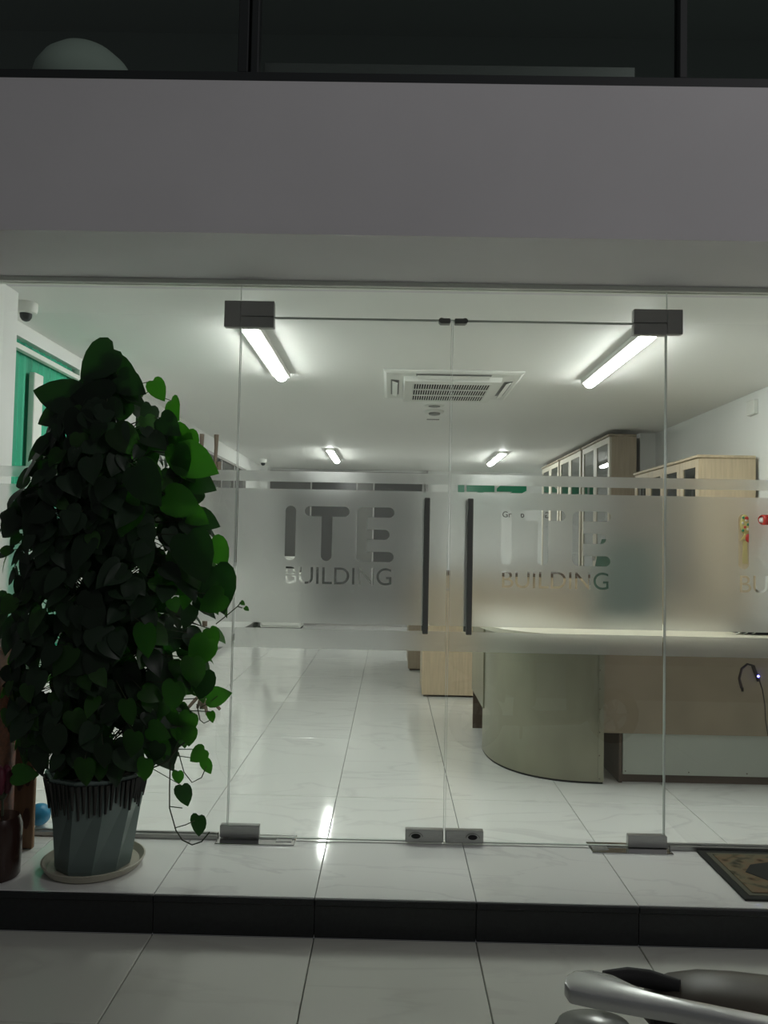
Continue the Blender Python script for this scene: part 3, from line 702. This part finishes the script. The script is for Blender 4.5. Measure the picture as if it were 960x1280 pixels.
# gooseneck cable with a blue light
q = [atY(a, b, 4.43) for a, b in ((927, 860), (924, 848), (927, 836), (934, 830), (941, 832), (945, 841), (949, 850), (953, 862), (956, 880), (957, 900), (960, 920))]
gl = thing('desk_cable', 'dark bent cable with a glowing blue dot in front of the desk', 'cable', (q[0].x, 4.43, q[0].z))
obj('cord', B().tube(q, [.008, .0075, .007, .006, .006, .007, .004, .003, .003, .003, .003], 8), 'pipe', gl, smooth=True)
m_ = atY(947, 845, 4.425)
obj('plug', B().tube([q[4], m_ + Vector((.006, 0, -.028))], .0105, 10), 'pipe', gl, smooth=True)
obj('blue_light', B().ball(m_ + Vector((-.001, -.011, 0)), .0065), 'led', gl, smooth=2, label='glowing blue indicator light')
obj('wall_clip', B().box((q[0].x - .004, 4.43, q[0].z - .02), (q[0].x + .012, DY + .01, q[0].z + .004), .001), 'pipe', gl)
# hanging ornaments
ox, oy = 2.605, 5.685
og = thing('hanging_ornament', 'gold and red fish charm hanging on the pale bookcase end', 'ornament', (ox, oy, 1.62))
obj('cord', B().tube([(ox, oy, 1.66), (ox, oy, 1.60)], .003, 6), 'red', og)
obj('fish_body', B().ball((ox, oy, 1.53), .05, .75, .22, 1.5), 'gold', og, smooth=2)
for k, (dx_, dz_, m__) in enumerate(((-.018, .05, 'green_sign'), (.004, .03, 'cream'), (-.022, .01, 'cream'), (.018, .0, 'green_sign'), (-.006, -.02, 'red'), (.014, -.035, 'cream'), (-.02, -.045, 'green_sign'))):
    obj('bead', B().ball((ox + dx_, oy - .012, 1.53 + dz_), .010, 1, .5, 1, 10, 8), m__, og, smooth=2)
obj('fish_eye', B().ball((ox + .008, oy - .012, 1.575), .014, 1, .5, 1), 'red', og, smooth=2)
obj('fish_tail', B().prism([(ox, oy - .004, 1.47), (ox - .035, oy - .004, 1.41), (ox, oy - .004, 1.425), (ox + .035, oy - .004, 1.41)], (0, .008, 0)), 'gold', og)
obj('red_bead', B().ball((ox + .022, oy - .006, 1.43), .022, 1, .5, 1.4), 'red', og, smooth=2)
tb = B()
for k in range(7): tb.tube([(ox - .012 + .004 * k, oy, 1.41), (ox - .018 + .006 * k, oy, 1.24)], .0018, 4)
obj('tassel', tb, 'gold', og, kind='stuff')
ox, oy = WR - .03, 5.6
og = thing('red_ornament', 'red knot ornament on the right wall beside the bookcase', 'ornament', (WR, oy, 1.55))
obj('ring', B().tube([(ox, oy + .05 * math.cos(a), 1.56 + .045 * math.sin(a)) for a in [2 * pi * k / 20 for k in range(21)]], .015, 8, cap=False), 'red', og, smooth=2)
obj('bead', B().ball((ox, oy, 1.56), .022), 'white_plastic', og, smooth=2)
obj('pad', B().box((ox + .012, oy - .06, 1.5), (WR, oy + .06, 1.62), .006), 'red', og)
tb = B()
for k in range(7): tb.tube([(ox, oy - .015 + .005 * k, 1.52), (ox, oy - .024 + .008 * k, 1.33)], .002, 4)
obj('tassel', tb, 'red', og, kind='stuff')

# ------------------------------------------------------------------ doormat
dm = thing('doormat', 'patterned olive and black doormat at the right edge of the step', 'doormat', (1.8, 3.22, 0))
mx0, mx1, my0, my1 = 1.375, 2.18, 3.0, 3.47
obj('border', B().box((mx0, my0, 0), (mx1, my1, .009), .003), 'rugb', dm)
obj('stripe', B().box((mx0 + .03, my0 + .03, .009), (mx1 - .03, my1 - .03, .0105)), 'rugs', dm)
obj('pile', B().box((mx0 + .05, my0 + .05, .0105), (mx1 - .05, my1 - .05, .014), .002), 'rug', dm)
obj('medallion', B().lathe(((mx0 + mx1) / 2, (my0 + my1) / 2, .014), [(.155, 0), (.152, .002)], 10, sx=1.9, sy=.85), 'rugb', dm)
obj('medallion_centre', B().lathe(((mx0 + mx1) / 2, (my0 + my1) / 2, .016), [(.09, 0), (.088, .002)], 12, sx=1.9, sy=.85), 'rug', dm)

# ------------------------------------------------------------------ objects left of the plant
wc = thing('wooden_stand', 'reddish brown wooden stand at the left edge of the platform', 'stand', (-1.78, 3.25, 0))
for k in range(5):
    obj('board', B().box((-2.0, 3.12, .02 + .168 * k), (-1.615, 3.145, .18 + .168 * k), .004), 'redwood', wc)
obj('side_panel', B().box((-1.635, 3.147, 0), (-1.612, 3.36, .86)), 'redwood', wc)
obj('side_panel', B().box((-2.0, 3.147, 0), (-1.978, 3.36, .86)), 'redwood', wc)
obj('top', B().box((-2.02, 3.10, .862), (-1.60, 3.38, .885), .004), 'redwood', wc)
obj('post', B().tube([(-1.622, 3.112, 0), (-1.622, 3.112, .86)], .009, 8), 'tan', wc)
cbd = thing('carved_board', 'tan wooden board with dark leaf carvings behind the pot', 'board', (-1.55, 3.36, 0))
obj('plank', B().box((-1.60, 3.33, 0), (-1.512, 3.352, .70), .004), 'tan', cbd)
for zc_ in (.60, .47, .30, .12):
    for s in (-1, 1):
        c0 = Vector((-1.556 + s * .017, 3.328, zc_)); pts = [(c0.x + .026 * s * math.cos(a) * .6, c0.y, c0.z + .045 * math.sin(a) + .01 * s) for a in [2 * pi * k / 10 for k in range(10)]]
        obj('leaf_carving', B().prism(pts, (0, -.005, 0)), 'carve', cbd)
jr = thing('jar', 'dark brown glossy jar at the lower left corner of the platform', 'jar', (-1.52, 3.06, 0))
obj('body', B().lathe((-1.52, 3.06, 0), [(.072, 0), (.08, .01), (.083, .12), (.082, .2), (.074, .225), (.07, .235)], 32), 'jar', jr, smooth=True)
fw = thing('flower_stem', 'maroon flower with a green leaf standing in the dark jar', 'flower', (-1.51, 3.06, .2))
obj('stem', B().tube([(-1.51, 3.06, .2), (-1.515, 3.06, .34), (-1.52, 3.06, .40)], .005, 6), 'stem', fw, smooth=True)
for k in range(5):
    a = 2 * pi * k / 5
    obj('petal', B().ball((-1.52 + .024 * math.cos(a), 3.06 + .024 * math.sin(a), .375), .034, .62, .62, 1.6, 10, 8), 'maroon', fw, smooth=2)
obj('calyx', B().ball((-1.518, 3.06, .315), .02), 'stem', fw, smooth=2)
ub = thing('paper_tube', 'pale green tall tube standing inside the glass behind the pot', 'tube', (-1.72, 3.70, 0))
obj('body', B().lathe((-1.72, 3.70, .12), [(.035, 0), (.045, .06), (.047, .6), (.04, .66)], 24), 'palegreen', ub, smooth=True)
obj('stand', B().lathe((-1.72, 3.70, 0), [(.06, 0), (.06, .015), (.02, .03), (.02, .14)], 24), 'palegreen', ub, smooth=True)
obj('ball', B().ball((-1.605, 3.60, .052), .05), 'blue', origin=(-1.605, 3.60, 0), smooth=2, label='small blue ball on the floor inside the glass', cat='ball')

# ------------------------------------------------------------------ potted pothos
PX, PY = -1.19, 3.185
pf = thing('potted_pothos', 'tall leafy climbing plant in a faceted grey-green pot left of the doors', 'plant', (PX, PY, 0))
obj('saucer', B().lathe((PX, PY, 0), [(.165, 0), (.185, .006), (.202, .035), (.196, .037), (.178, .014), (.0001, .012)], 40, cap=False), 'saucer', pf, smooth=True)
NF = 10
pr_rings = []
for r_, h_, tw in ((.147, .014, 0), (.152, .03, 0), (.196, .375, .26), (.200, .385, .26), (.200, .392, .26), (.186, .392, .26), (.180, .35, .26)):
    pr_rings.append([(PX + r_ * math.cos(2 * pi * k / NF + tw), PY + r_ * math.sin(2 * pi * k / NF + tw), h_) for k in range(NF)])
pot = obj('pot', B().loft(pr_rings), 'pot', pf)
gb = B()
for k in range(56):                                     # dark drips of glaze run down from the rim
    a = 2 * pi * k / 56; L = .05 + rnd.uniform(0, .085) * (1 if k % 3 else 1.15); wdt = .0045 + rnd.uniform(0, .004)
    facet = lambda a_, h_: .9985 * (lambda rr, tw: rr * math.cos(pi / NF) / math.cos(((a_ - tw) % (2 * pi / NF)) - pi / NF))(.152 + .044 * (h_ - .03) / .345, .26 * (h_ - .03) / .345)
    pts = [(PX + (facet(a, h) + .0035) * math.cos(a), PY + (facet(a, h) + .0035) * math.sin(a), h) for h in (.378, .378 - L * .5, .378 - L)]
    gb.tube(pts, [wdt * 1.5, wdt, wdt * .6], 5)
obj('drip_glaze', gb, 'glaze', pot, kind='stuff')
obj('soil', B().lathe((PX, PY, .34), [(.176, 0), (.176, .012), (.1, .022)], 24), 'soil', pf)
obj('coir_pole', B().tube([(PX, PY, .3), (PX - .01, PY, 1.2), (PX + .01, PY, 1.98)], .032, 12), 'pole', pf, smooth=True)

def leaf_mesh(name, m, curl, fold, asym):
    """heart-shaped leaf in XY, petiole at the origin, tip at +Y, about 1 long"""
    outline = [(0, .0), (.15, -.09), (.30, -.06), (.41, .08), (.44, .28), (.385, .52), (.26, .74), (.10, .93), (0, 1.05)]
    b = B(); nodes = []
    def P(x, y):
        z = -curl * (y ** 2) + fold * abs(x) * 1.0 - .35 * x * x + .03 * math.sin(9 * y) * abs(x)
        return Vector((x * (1 + asym * y), y, z))
    for i, (x, y) in enumerate(outline):
        if i == 0: row = [(0, 0)]
        elif i == len(outline) - 1: row = [(0, 1.03)]
        else: row = [(-x, y), (-x * .5, y * .98), (0, max(y, .02) if i > 2 else .02 + .0 * i), (x * .5, y * .98), (x, y)]
        nodes.append(row)
    # mid line points must rise monotonically
    for i in range(1, len(nodes) - 1):
        yy = outline[i][1]; ymid = (.05, .10, .17, .32, .52, .74, .92)[i - 1]
        x = outline[i][0]
        nodes[i] = [(-x, yy), (-x * .5, (yy + ymid) / 2), (0, ymid), (x * .5, (yy + ymid) / 2), (x, yy)]
    rows_ = [[b.bm.verts.new(P(*q)) for q in row] for row in nodes]
    for i in range(len(rows_) - 1):
        a, c = rows_[i], rows_[i + 1]
        if len(a) == 1:
            for k in range(4): b.bm.faces.new((a[0], c[k + 1], c[k]))
        elif len(c) == 1:
            for k in range(4): b.bm.faces.new((a[k], a[k + 1], c[0]))
        else:
            for k in range(4): b.bm.faces.new((a[k], a[k + 1], c[k + 1], c[k]))
    for f in b.bm.faces:
        if f.normal.z < 0: f.normal_flip()
    me = bpy.data.meshes.new(name); b.bm.normal_update(); b.bm.to_mesh(me); b.bm.free(); me.materials.append(M[m]); me.shade_smooth(); return me
LM = [leaf_mesh('leaf', m, c_, f_, a_) for m in ('leaf', 'leaf_b') for c_, f_, a_ in ((.16, .18, .0), (.3, .1, .1), (.08, .28, -.1), (.42, .22, .05))]
def leaf_matrix(base, nrm, tip, size, wide=1.0):
    n_ = Vector(nrm).normalized(); t_ = Vector(tip); t_ = (t_ - n_ * t_.dot(n_)).normalized(); s_ = t_.cross(n_)
    m3 = Matrix((s_, t_, n_)).transposed()
    return Matrix.Translation(base) @ m3.to_4x4() @ Matrix.Diagonal((size * wide, size, size, 1))
leaves = []        # (matrix, mesh index)
# envelope of the foliage, read off the photograph: y, left, right
ENV = [(462, 122, 158), (490, 92, 185), (520, 72, 215), (560, 50, 255), (600, 22, 262), (640, 5, 268), (690, 2, 280), (735, 2, 290), (780, -5, 275), (830, -8, 268), (870, -12, 258), (905, 8, 250), (940, 30, 220), (965, 62, 185)]
SC = PY / F
env = []
for y, a, b in ENV:
    pa, pb_ = atY(a, y, PY), atY(b, y, PY); env.append(((pa.z + pb_.z) / 2, pa.x, pb_.x))
env.sort()
def envat(z):
    if z <= env[0][0]: return env[0][1:]
    for i in range(len(env) - 1):
        if env[i][0] <= z <= env[i + 1][0]:
            t = (z - env[i][0]) / (env[i + 1][0] - env[i][0]); return (env[i][1] * (1 - t) + env[i + 1][1] * t, env[i][2] * (1 - t) + env[i + 1][2] * t)
    return env[-1][1:]
def add_leaf(base, nrm, tip, size, mi, wide=1.0): leaves.append((leaf_matrix(Vector(base), nrm, tip, size, wide), mi, Vector(base)))
# leaves that can be told apart in the photograph: centre px, size px, image angle of the tip, out-of-plane yaw, depth
HERO = [(122, 452, 60, -140, .2, 3.08, 0), (150, 462, 46, -20, .3, 3.12, 0), (72, 492, 62, 165, .75, 3.05, 0), (115, 492, 56, 175, .7, 3.02, 0), (62, 514, 48, 195, .8, 3.04, 0),
        (162, 480, 44, -30, .5, 3.06, 0), (197, 487, 30, -60, .1, 3.12, 4), (219, 512, 34, -60, 1.25, 3.14, 4), (95, 535, 52, -100, .4, 2.98, 0), (70, 532, 30, -110, .3, 3.05, 0),
        (228, 548, 40, -35, .3, 3.1, 4), (212, 532, 38, -40, .5, 3.05, 0), (238, 552, 30, -70, .1, 3.13, 4), (245, 578, 58, -25, .25, 3.02, 4), (222, 575, 44, -80, .3, 3.0, 5),
        (60, 555, 44, 190, .6, 3.05, 0), (45, 588, 26, 200, .4, 3.08, 0), (45, 605, 34, 190, .8, 3.1, 0), (245, 600, 46, -20, .8, 3.08, 1), (225, 628, 50, -25, .3, 2.98, 5), (245, 645, 34, -30, .4, 3.05, 4),
        (183, 605, 62, -55, .3, 2.88, 0), (30, 640, 62, -150, .15, 3.05, 0), (45, 660, 56, -110, .2, 3.0, 0), (243, 695, 66, -70, .2, 2.92, 0), (272, 690, 40, -60, .15, 3.1, 4), (255, 650, 36, -20, .5, 3.1, 1),
        (272, 735, 62, -80, .15, 3.05, 0), (265, 752, 40, -150, .2, 3.0, 4), (5, 688, 16, 180, .2, 3.0, 4), (26, 735, 30, -110, .1, 3.05, 0), (10, 757, 28, -120, .1, 3.02, 4), (44, 738, 30, -80, .2, 3.0, 0),
        (265, 797, 26, -70, .1, 3.12, 4), (250, 815, 44, -120, .2, 3.02, 4), (272, 870, 32, 12, .1, 3.1, 4), (264, 896, 15, -80, .2, 3.12, 4), (240, 840, 40, -90, .2, 2.95, 5), (250, 855, 42, -110, .2, 3.0, 1),
        (215, 870, 40, -100, .2, 2.95, 4), (233, 905, 32, -110, .1, 3.05, 4), (236, 920, 26, -95, .15, 3.02, 4), (247, 944, 26, -140, .15, 3.1, 4), (258, 958, 20, -70, .3, 3.12, 5), (229, 915, 26, -130, .1, 3.06, 5),
        (222, 972, 18, -90, .2, 3.1, 5), (230, 994, 28, -75, .1, 3.08, 0), (247, 1032, 28, -95, .25, 3.1, 0), (198, 915, 32, -20, .3, 2.98, 4), (195, 940, 26, -110, .2, 2.96, 1), (180, 962, 30, -100, .2, 2.95, 4),
        (165, 930, 34, -100, .2, 2.92, 4), (205, 935, 22, -60, .2, 3.0, 5), (55, 905, 48, -120, .1, 2.98, 0), (68, 925, 40, -90, .2, 2.93, 0), (30, 912, 28, 190, .2, 3.02, 4), (28, 968, 32, 5, .9, 3.0, 4),
        (105, 965, 36, -90, .2, 2.92, 4), (160, 890, 34, -80, .3, 2.92, 4), (75, 880, 34, -70, .2, 2.98, 4), (128, 945, 32, -90, .2, 2.90, 0), (217, 897, 22, -60, .2, 3.05, 4), (180, 800, 44, -90, .3, 2.88, 4)]
for px, py, sz, ang, yaw, Y, mi in HERO:
    c_ = atY(px, py, Y); s_ = sz * Y / F * .95; a_ = R(ang)
    tip = Vector((math.cos(a_), -.25 * yaw, math.sin(a_)))
    nrm = Vector((math.sin(a_) * yaw * .8 + rnd.uniform(-.15, .15), -1, -math.cos(a_) * yaw * (-1 if math.cos(a_) < 0 else 1) * .1 + yaw * .5 * abs(math.cos(a_))))
    add_leaf(c_ - tip.normalized() * s_ * .45, nrm, tip, s_, mi)
def scatter(n_leaves, shell0, shell1, s0, s1, sink):
    k = 0
    zmin, zmax = env[0][0], env[-1][0]
    while k < n_leaves:
        z = rnd.uniform(zmin + .03, zmax - .02); xl, xr = envat(z); cx_ = (xl + xr) / 2; rx = (xr - xl) / 2
        if rnd.random() > rx / .46: continue
        a = rnd.uniform(0, 2 * pi) if rnd.random() < .45 else rnd.uniform(pi, 2 * pi)
        f = rnd.uniform(shell0, shell1); sz = rnd.uniform(s0, s1)
        ry = min(rx * .85, .27) - .02
        rxx = max(.02, rx - sz * .45)
        x = cx_ + rxx * f * math.cos(a); y = PY + ry * f * math.sin(a)
        if y > 3.42: y = 3.42
        if x < -1.53 and z < 1.03 and y > 2.99: continue      # the wooden stand is there
        out = Vector((math.cos(a) * .6, math.sin(a) * 1.1 - .35, .45 + rnd.uniform(-.5, .8))); out += Vector((rnd.uniform(-.4, .4), rnd.uniform(-.4, .3), 0))
        tip = Vector((math.cos(a) * .5 + rnd.uniform(-.8, .8), math.sin(a) * .4, -1 + rnd.uniform(-.1, .8)))
        base = Vector((x, y, z + sz * .3))
        mm = leaf_matrix(base, out, tip, sz, rnd.uniform(.85, 1.1))
        if max((mm @ Vector(c)).y for c in ((0, 1, 0), (.47, .3, 0), (-.47, .3, 0), (0, -.1, 0))) > 3.475: continue
        right = (x - cx_) / max(rx, .05)
        mi = rnd.randrange(4) + (4 if rnd.random() < .10 + .35 * max(0, right) * (1 if z < 1.9 else .6) + (.3 if z < .85 else 0) else 0)  # brighter copy grows likelier to the right, painting the backlight into the foliage
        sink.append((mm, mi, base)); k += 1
outer_leaves = list(leaves)
scatter(300 - len(outer_leaves), .84, 1.02, .065, .135, outer_leaves)
inner = []
scatter(440, .2, .82, .075, .125, inner)
small = []
scatter(260, .78, .98, .055, .105, small)
for mm, mi, base in outer_leaves:
    o = bpy.data.objects.new('leaf', LM[mi]); C.objects.link(o); o.parent = pf
    o.matrix_local = Matrix.Translation(-wloc(pf)) @ mm
for nm, lst in (('inner_foliage', inner), ('small_foliage', small)):
    ib_ = bmesh.new()
    for mm, mi, base in lst:
        n0 = len(ib_.verts); f0 = len(ib_.faces); ib_.from_mesh(LM[mi]); ib_.verts.ensure_lookup_table(); ib_.faces.ensure_lookup_table()
        bmesh.ops.transform(ib_, matrix=Matrix.Translation(-wloc(pf)) @ mm, verts=ib_.verts[n0:])
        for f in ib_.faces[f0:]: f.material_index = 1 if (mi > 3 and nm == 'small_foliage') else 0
    me = bpy.data.meshes.new(nm); ib_.to_mesh(me); ib_.free(); me.materials.append(M['leaf']); me.materials.append(M['leaf_b']); me.shade_smooth()
    o = bpy.data.objects.new(nm, me); C.objects.link(o); o.parent = pf; o['kind'] = 'stuff'
# petioles and vines
sb = B()
for mm, mi, base in outer_leaves + inner[::3]:
    zz = max(.36, base.z - rnd.uniform(-.02, .14)); st_ = Vector((PX + (base.x - PX) * .25, PY + (base.y - PY) * .3, zz if base.z > .5 else .38))
    if base.z < .36: continue
    mid = (st_ + base) / 2 + Vector((0, 0, .05))
    sb.tube([st_, mid, base], [.003, .0022, .0016], 4, cap=False)
def vine(pxs, Y, r=.0022):
    sb.tube([atY(a, b, Y) for a, b in pxs], r, 5)
vine([(190, 880), (215, 880), (224, 900), (223, 925), (213, 950), (212, 985), (212, 1010), (220, 1038), (228, 1050), (240, 1056), (252, 1052), (262, 1040)], 3.09, .0028)
vine([(223, 940), (230, 965), (240, 978), (252, 972), (258, 958)], 3.1); vine([(212, 1008), (228, 1010)], 3.09); vine([(218, 1035), (232, 1031), (243, 1026)], 3.09)
vine([(190, 960), (210, 952), (222, 935), (235, 925)], 3.06, .003); vine([(246, 880), (250, 900), (255, 904), (263, 900)], 3.1)
vine([(270, 780), (285, 768), (297, 758), (302, 752)], 3.1); vine([(297, 758), (303, 760)], 3.1); vine([(250, 885), (262, 878), (272, 870)], 3.1)
vine([(150, 470), (142, 500), (140, 540)], 3.08, .003); vine([(90, 540), (82, 560), (75, 600)], 3.05)
obj('stem', sb, 'stem', pf, kind='stuff')
for px, py in ((301, 752), (306, 759)):
    mm = leaf_matrix(atY(px, py, 3.1), (0, -1, .3), (.6, 0, -.5), .022)
    o = bpy.data.objects.new('leaf_bud', LM[4]); C.objects.link(o); o.parent = pf; o.matrix_local = Matrix.Translation(-wloc(pf)) @ mm

# ------------------------------------------------------------------ scooter in the lower right corner
SZ = .62
sc = thing('motor_scooter', 'dark scooter with silver grab rail and brown seat, bottom right corner', 'scooter', (.95, 1.25, -.147))
ax = Vector((.975, -.22, 0)).normalized(); ay = Vector((.22, .975, 0)).normalized(); O = Vector((.43, 1.335, 0))
def L(x, y, z): return O + ax * x + ay * y + Vector((0, 0, z))
def seat_ring(x, w_, zb, zt, n=20, sq_=.75):
    out = []
    for k in range(n):
        a = 2 * pi * k / n; c, s = math.cos(a), math.sin(a)
        out.append(L(x, w_ * math.copysign(abs(c) ** sq_, c), (zb + zt) / 2 + (zt - zb) / 2 * math.copysign(abs(s) ** sq_, s)))
    return out
# grab rail plate
out_px = [(705, 1227), (708, 1218), (718, 1212), (738, 1211), (765, 1217), (790, 1229), (812, 1238), (850, 1246), (960, 1268), (1010, 1279), (1005, 1296), (955, 1283), (850, 1262), (790, 1252), (740, 1243), (712, 1237)]
pp = [atZ(a, b, SZ) for a, b in out_px]
obj('grab_rail', B().prism([(p.x, p.y, SZ - .024) for p in pp], (0, 0, .024), .0045), 'silver', sc, smooth=True)
obj('rail_bracket', B().box(L(.02, -.075, .53), L(.055, -.045, .595), .003), 'rubber', sc)
obj('far_rail', B().tube([atZ(a, b, .59) for a, b in ((755, 1221), (785, 1220), (812, 1224), (850, 1234))], [.010, .014, .015, .012], 10), 'rubber', sc, smooth=True)
secs = [(0.02, .02, .53, .552), (.035, .045, .52, .572), (.07, .065, .51, .588), (.12, .078, .505, .598), (.18, .084, .50, .602), (.3, .09, .50, .602), (.42, .09, .50, .59), (.52, .085, .49, .575), (.62, .07, .49, .565), (.68, .04, .50, .555)]
O = O + Vector((0, .045, 0))
obj('seat', B().loft([seat_ring(x, w_, a, b, 24, .8) for x, w_, a, b in secs]), 'seat', sc, smooth=2)
O = O - Vector((0, .03, 0))
obj('tail_fairing', B().loft([seat_ring(x, w_, a, b) for x, w_, a, b in ((.03, .04, .44, .50), (.07, .06, .42, .515), (.25, .08, .32, .515), (.5, .09, .22, .515), (.66, .08, .15, .51))]), 'bikepaint', sc, smooth=2)
c0 = atZ(742, 1276, .56)
tl = obj('tail_box', B().loft([[(c0.x + rx_ * math.cos(a), c0.y + ry_ * math.sin(a), z) for a in [2 * pi * k / 28 for k in range(28)]] for rx_, ry_, z in ((.05, .03, .46), (.06, .04, .50), (.062, .042, .545), (.058, .038, .557), (.04, .026, .562))]), 'tail', sc, smooth=True)
obj('rim', B().tube([(c0.x + .064 * math.cos(a), c0.y + .044 * math.sin(a), .538) for a in [2 * pi * k / 28 for k in range(29)]], .004, 6, cap=False), 'rubber', tl, smooth=2)
obj('tail_bracket', B().tube([(c0.x, c0.y, .5), L(.04, .0, .5)], .02, 8), 'rubber', sc, smooth=True)
def wheel(x, r, nm):
    cz = -.147 + r; ctr = L(x, 0, cz); rg = []
    wo = obj('wheel', B().tube([ctr + ax * (r - .045) * math.cos(a) + Vector((0, 0, (r - .045) * math.sin(a))) for a in [2 * pi * k / 28 for k in range(29)]], .045, 10, cap=False), 'rubber', sc, smooth=2)
    hb = B()
    for k in range(5):
        a = 2 * pi * k / 5; hb.tube([ctr, ctr + ax * (r - .08) * math.cos(a) + Vector((0, 0, (r - .08) * math.sin(a)))], .012, 6)
    hb.tube([ctr - ay * .06, ctr + ay * .06], .03, 12)
    hb.tube([ctr + ax * (r - .075) * math.cos(a) + Vector((0, 0, (r - .075) * math.sin(a))) for a in [2 * pi * k / 24 for k in range(25)]], .012, 6, cap=False)
    obj('rim', hb, 'silver', wo)
wheel(.22, .21, 'rear'); wheel(1.32, .21, 'front')
obj('rear_hugger', B().loft([seat_ring(x, w_, a, b) for x, w_, a, b in ((.05, .06, .28, .34), (.2, .07, .29, .36), (.42, .07, .18, .33))]), 'bikepaint', sc, smooth=2)
obj('swing_arm', B().box(L(.2, .06, .04), L(.58, .085, .1), .004).box(L(.55, -.1, .02), L(.62, .1, .2), .01), 'rubber', sc)
obj('floorboard', B().loft([seat_ring(x, w_, a, b) for x, w_, a, b in ((.55, .11, .02, .2), (.72, .13, .02, .1), (1.0, .13, .02, .1), (1.08, .12, .05, .16))]), 'bikepaint', sc, smooth=2)
obj('front_shield', B().loft([seat_ring(x, w_, a, b) for x, w_, a, b in ((.98, .12, .03, .75), (1.03, .17, .08, .80), (1.1, .12, .12, .82), (1.14, .05, .2, .78))]), 'bikepaint', sc, smooth=2)
obj('fork', B().tube([L(1.32, 0, .063), L(1.2, 0, .4), L(1.08, 0, .85)], .022, 10).tube([L(1.32, -.06, .063), L(1.32, .06, .063)], .012, 8), 'silver', sc, smooth=True)
hbar = obj('handlebar', B().tube([L(.98, -.32, .9), L(1.04, -.15, .9), L(1.07, 0, .87), L(1.04, .15, .9), L(.98, .32, .9)], .013, 10), 'silver', sc, smooth=True)
for s in (-1, 1): obj('grip', B().tube([L(.982, s * .315, .9), L(1.0, s * .23, .9)], .019, 10), 'rubber', hbar, smooth=True)
obj('side_stand', B().tube([L(.62, -.1, .05), L(.66, -.22, -.142)], .011, 8), 'rubber', sc, smooth=True)
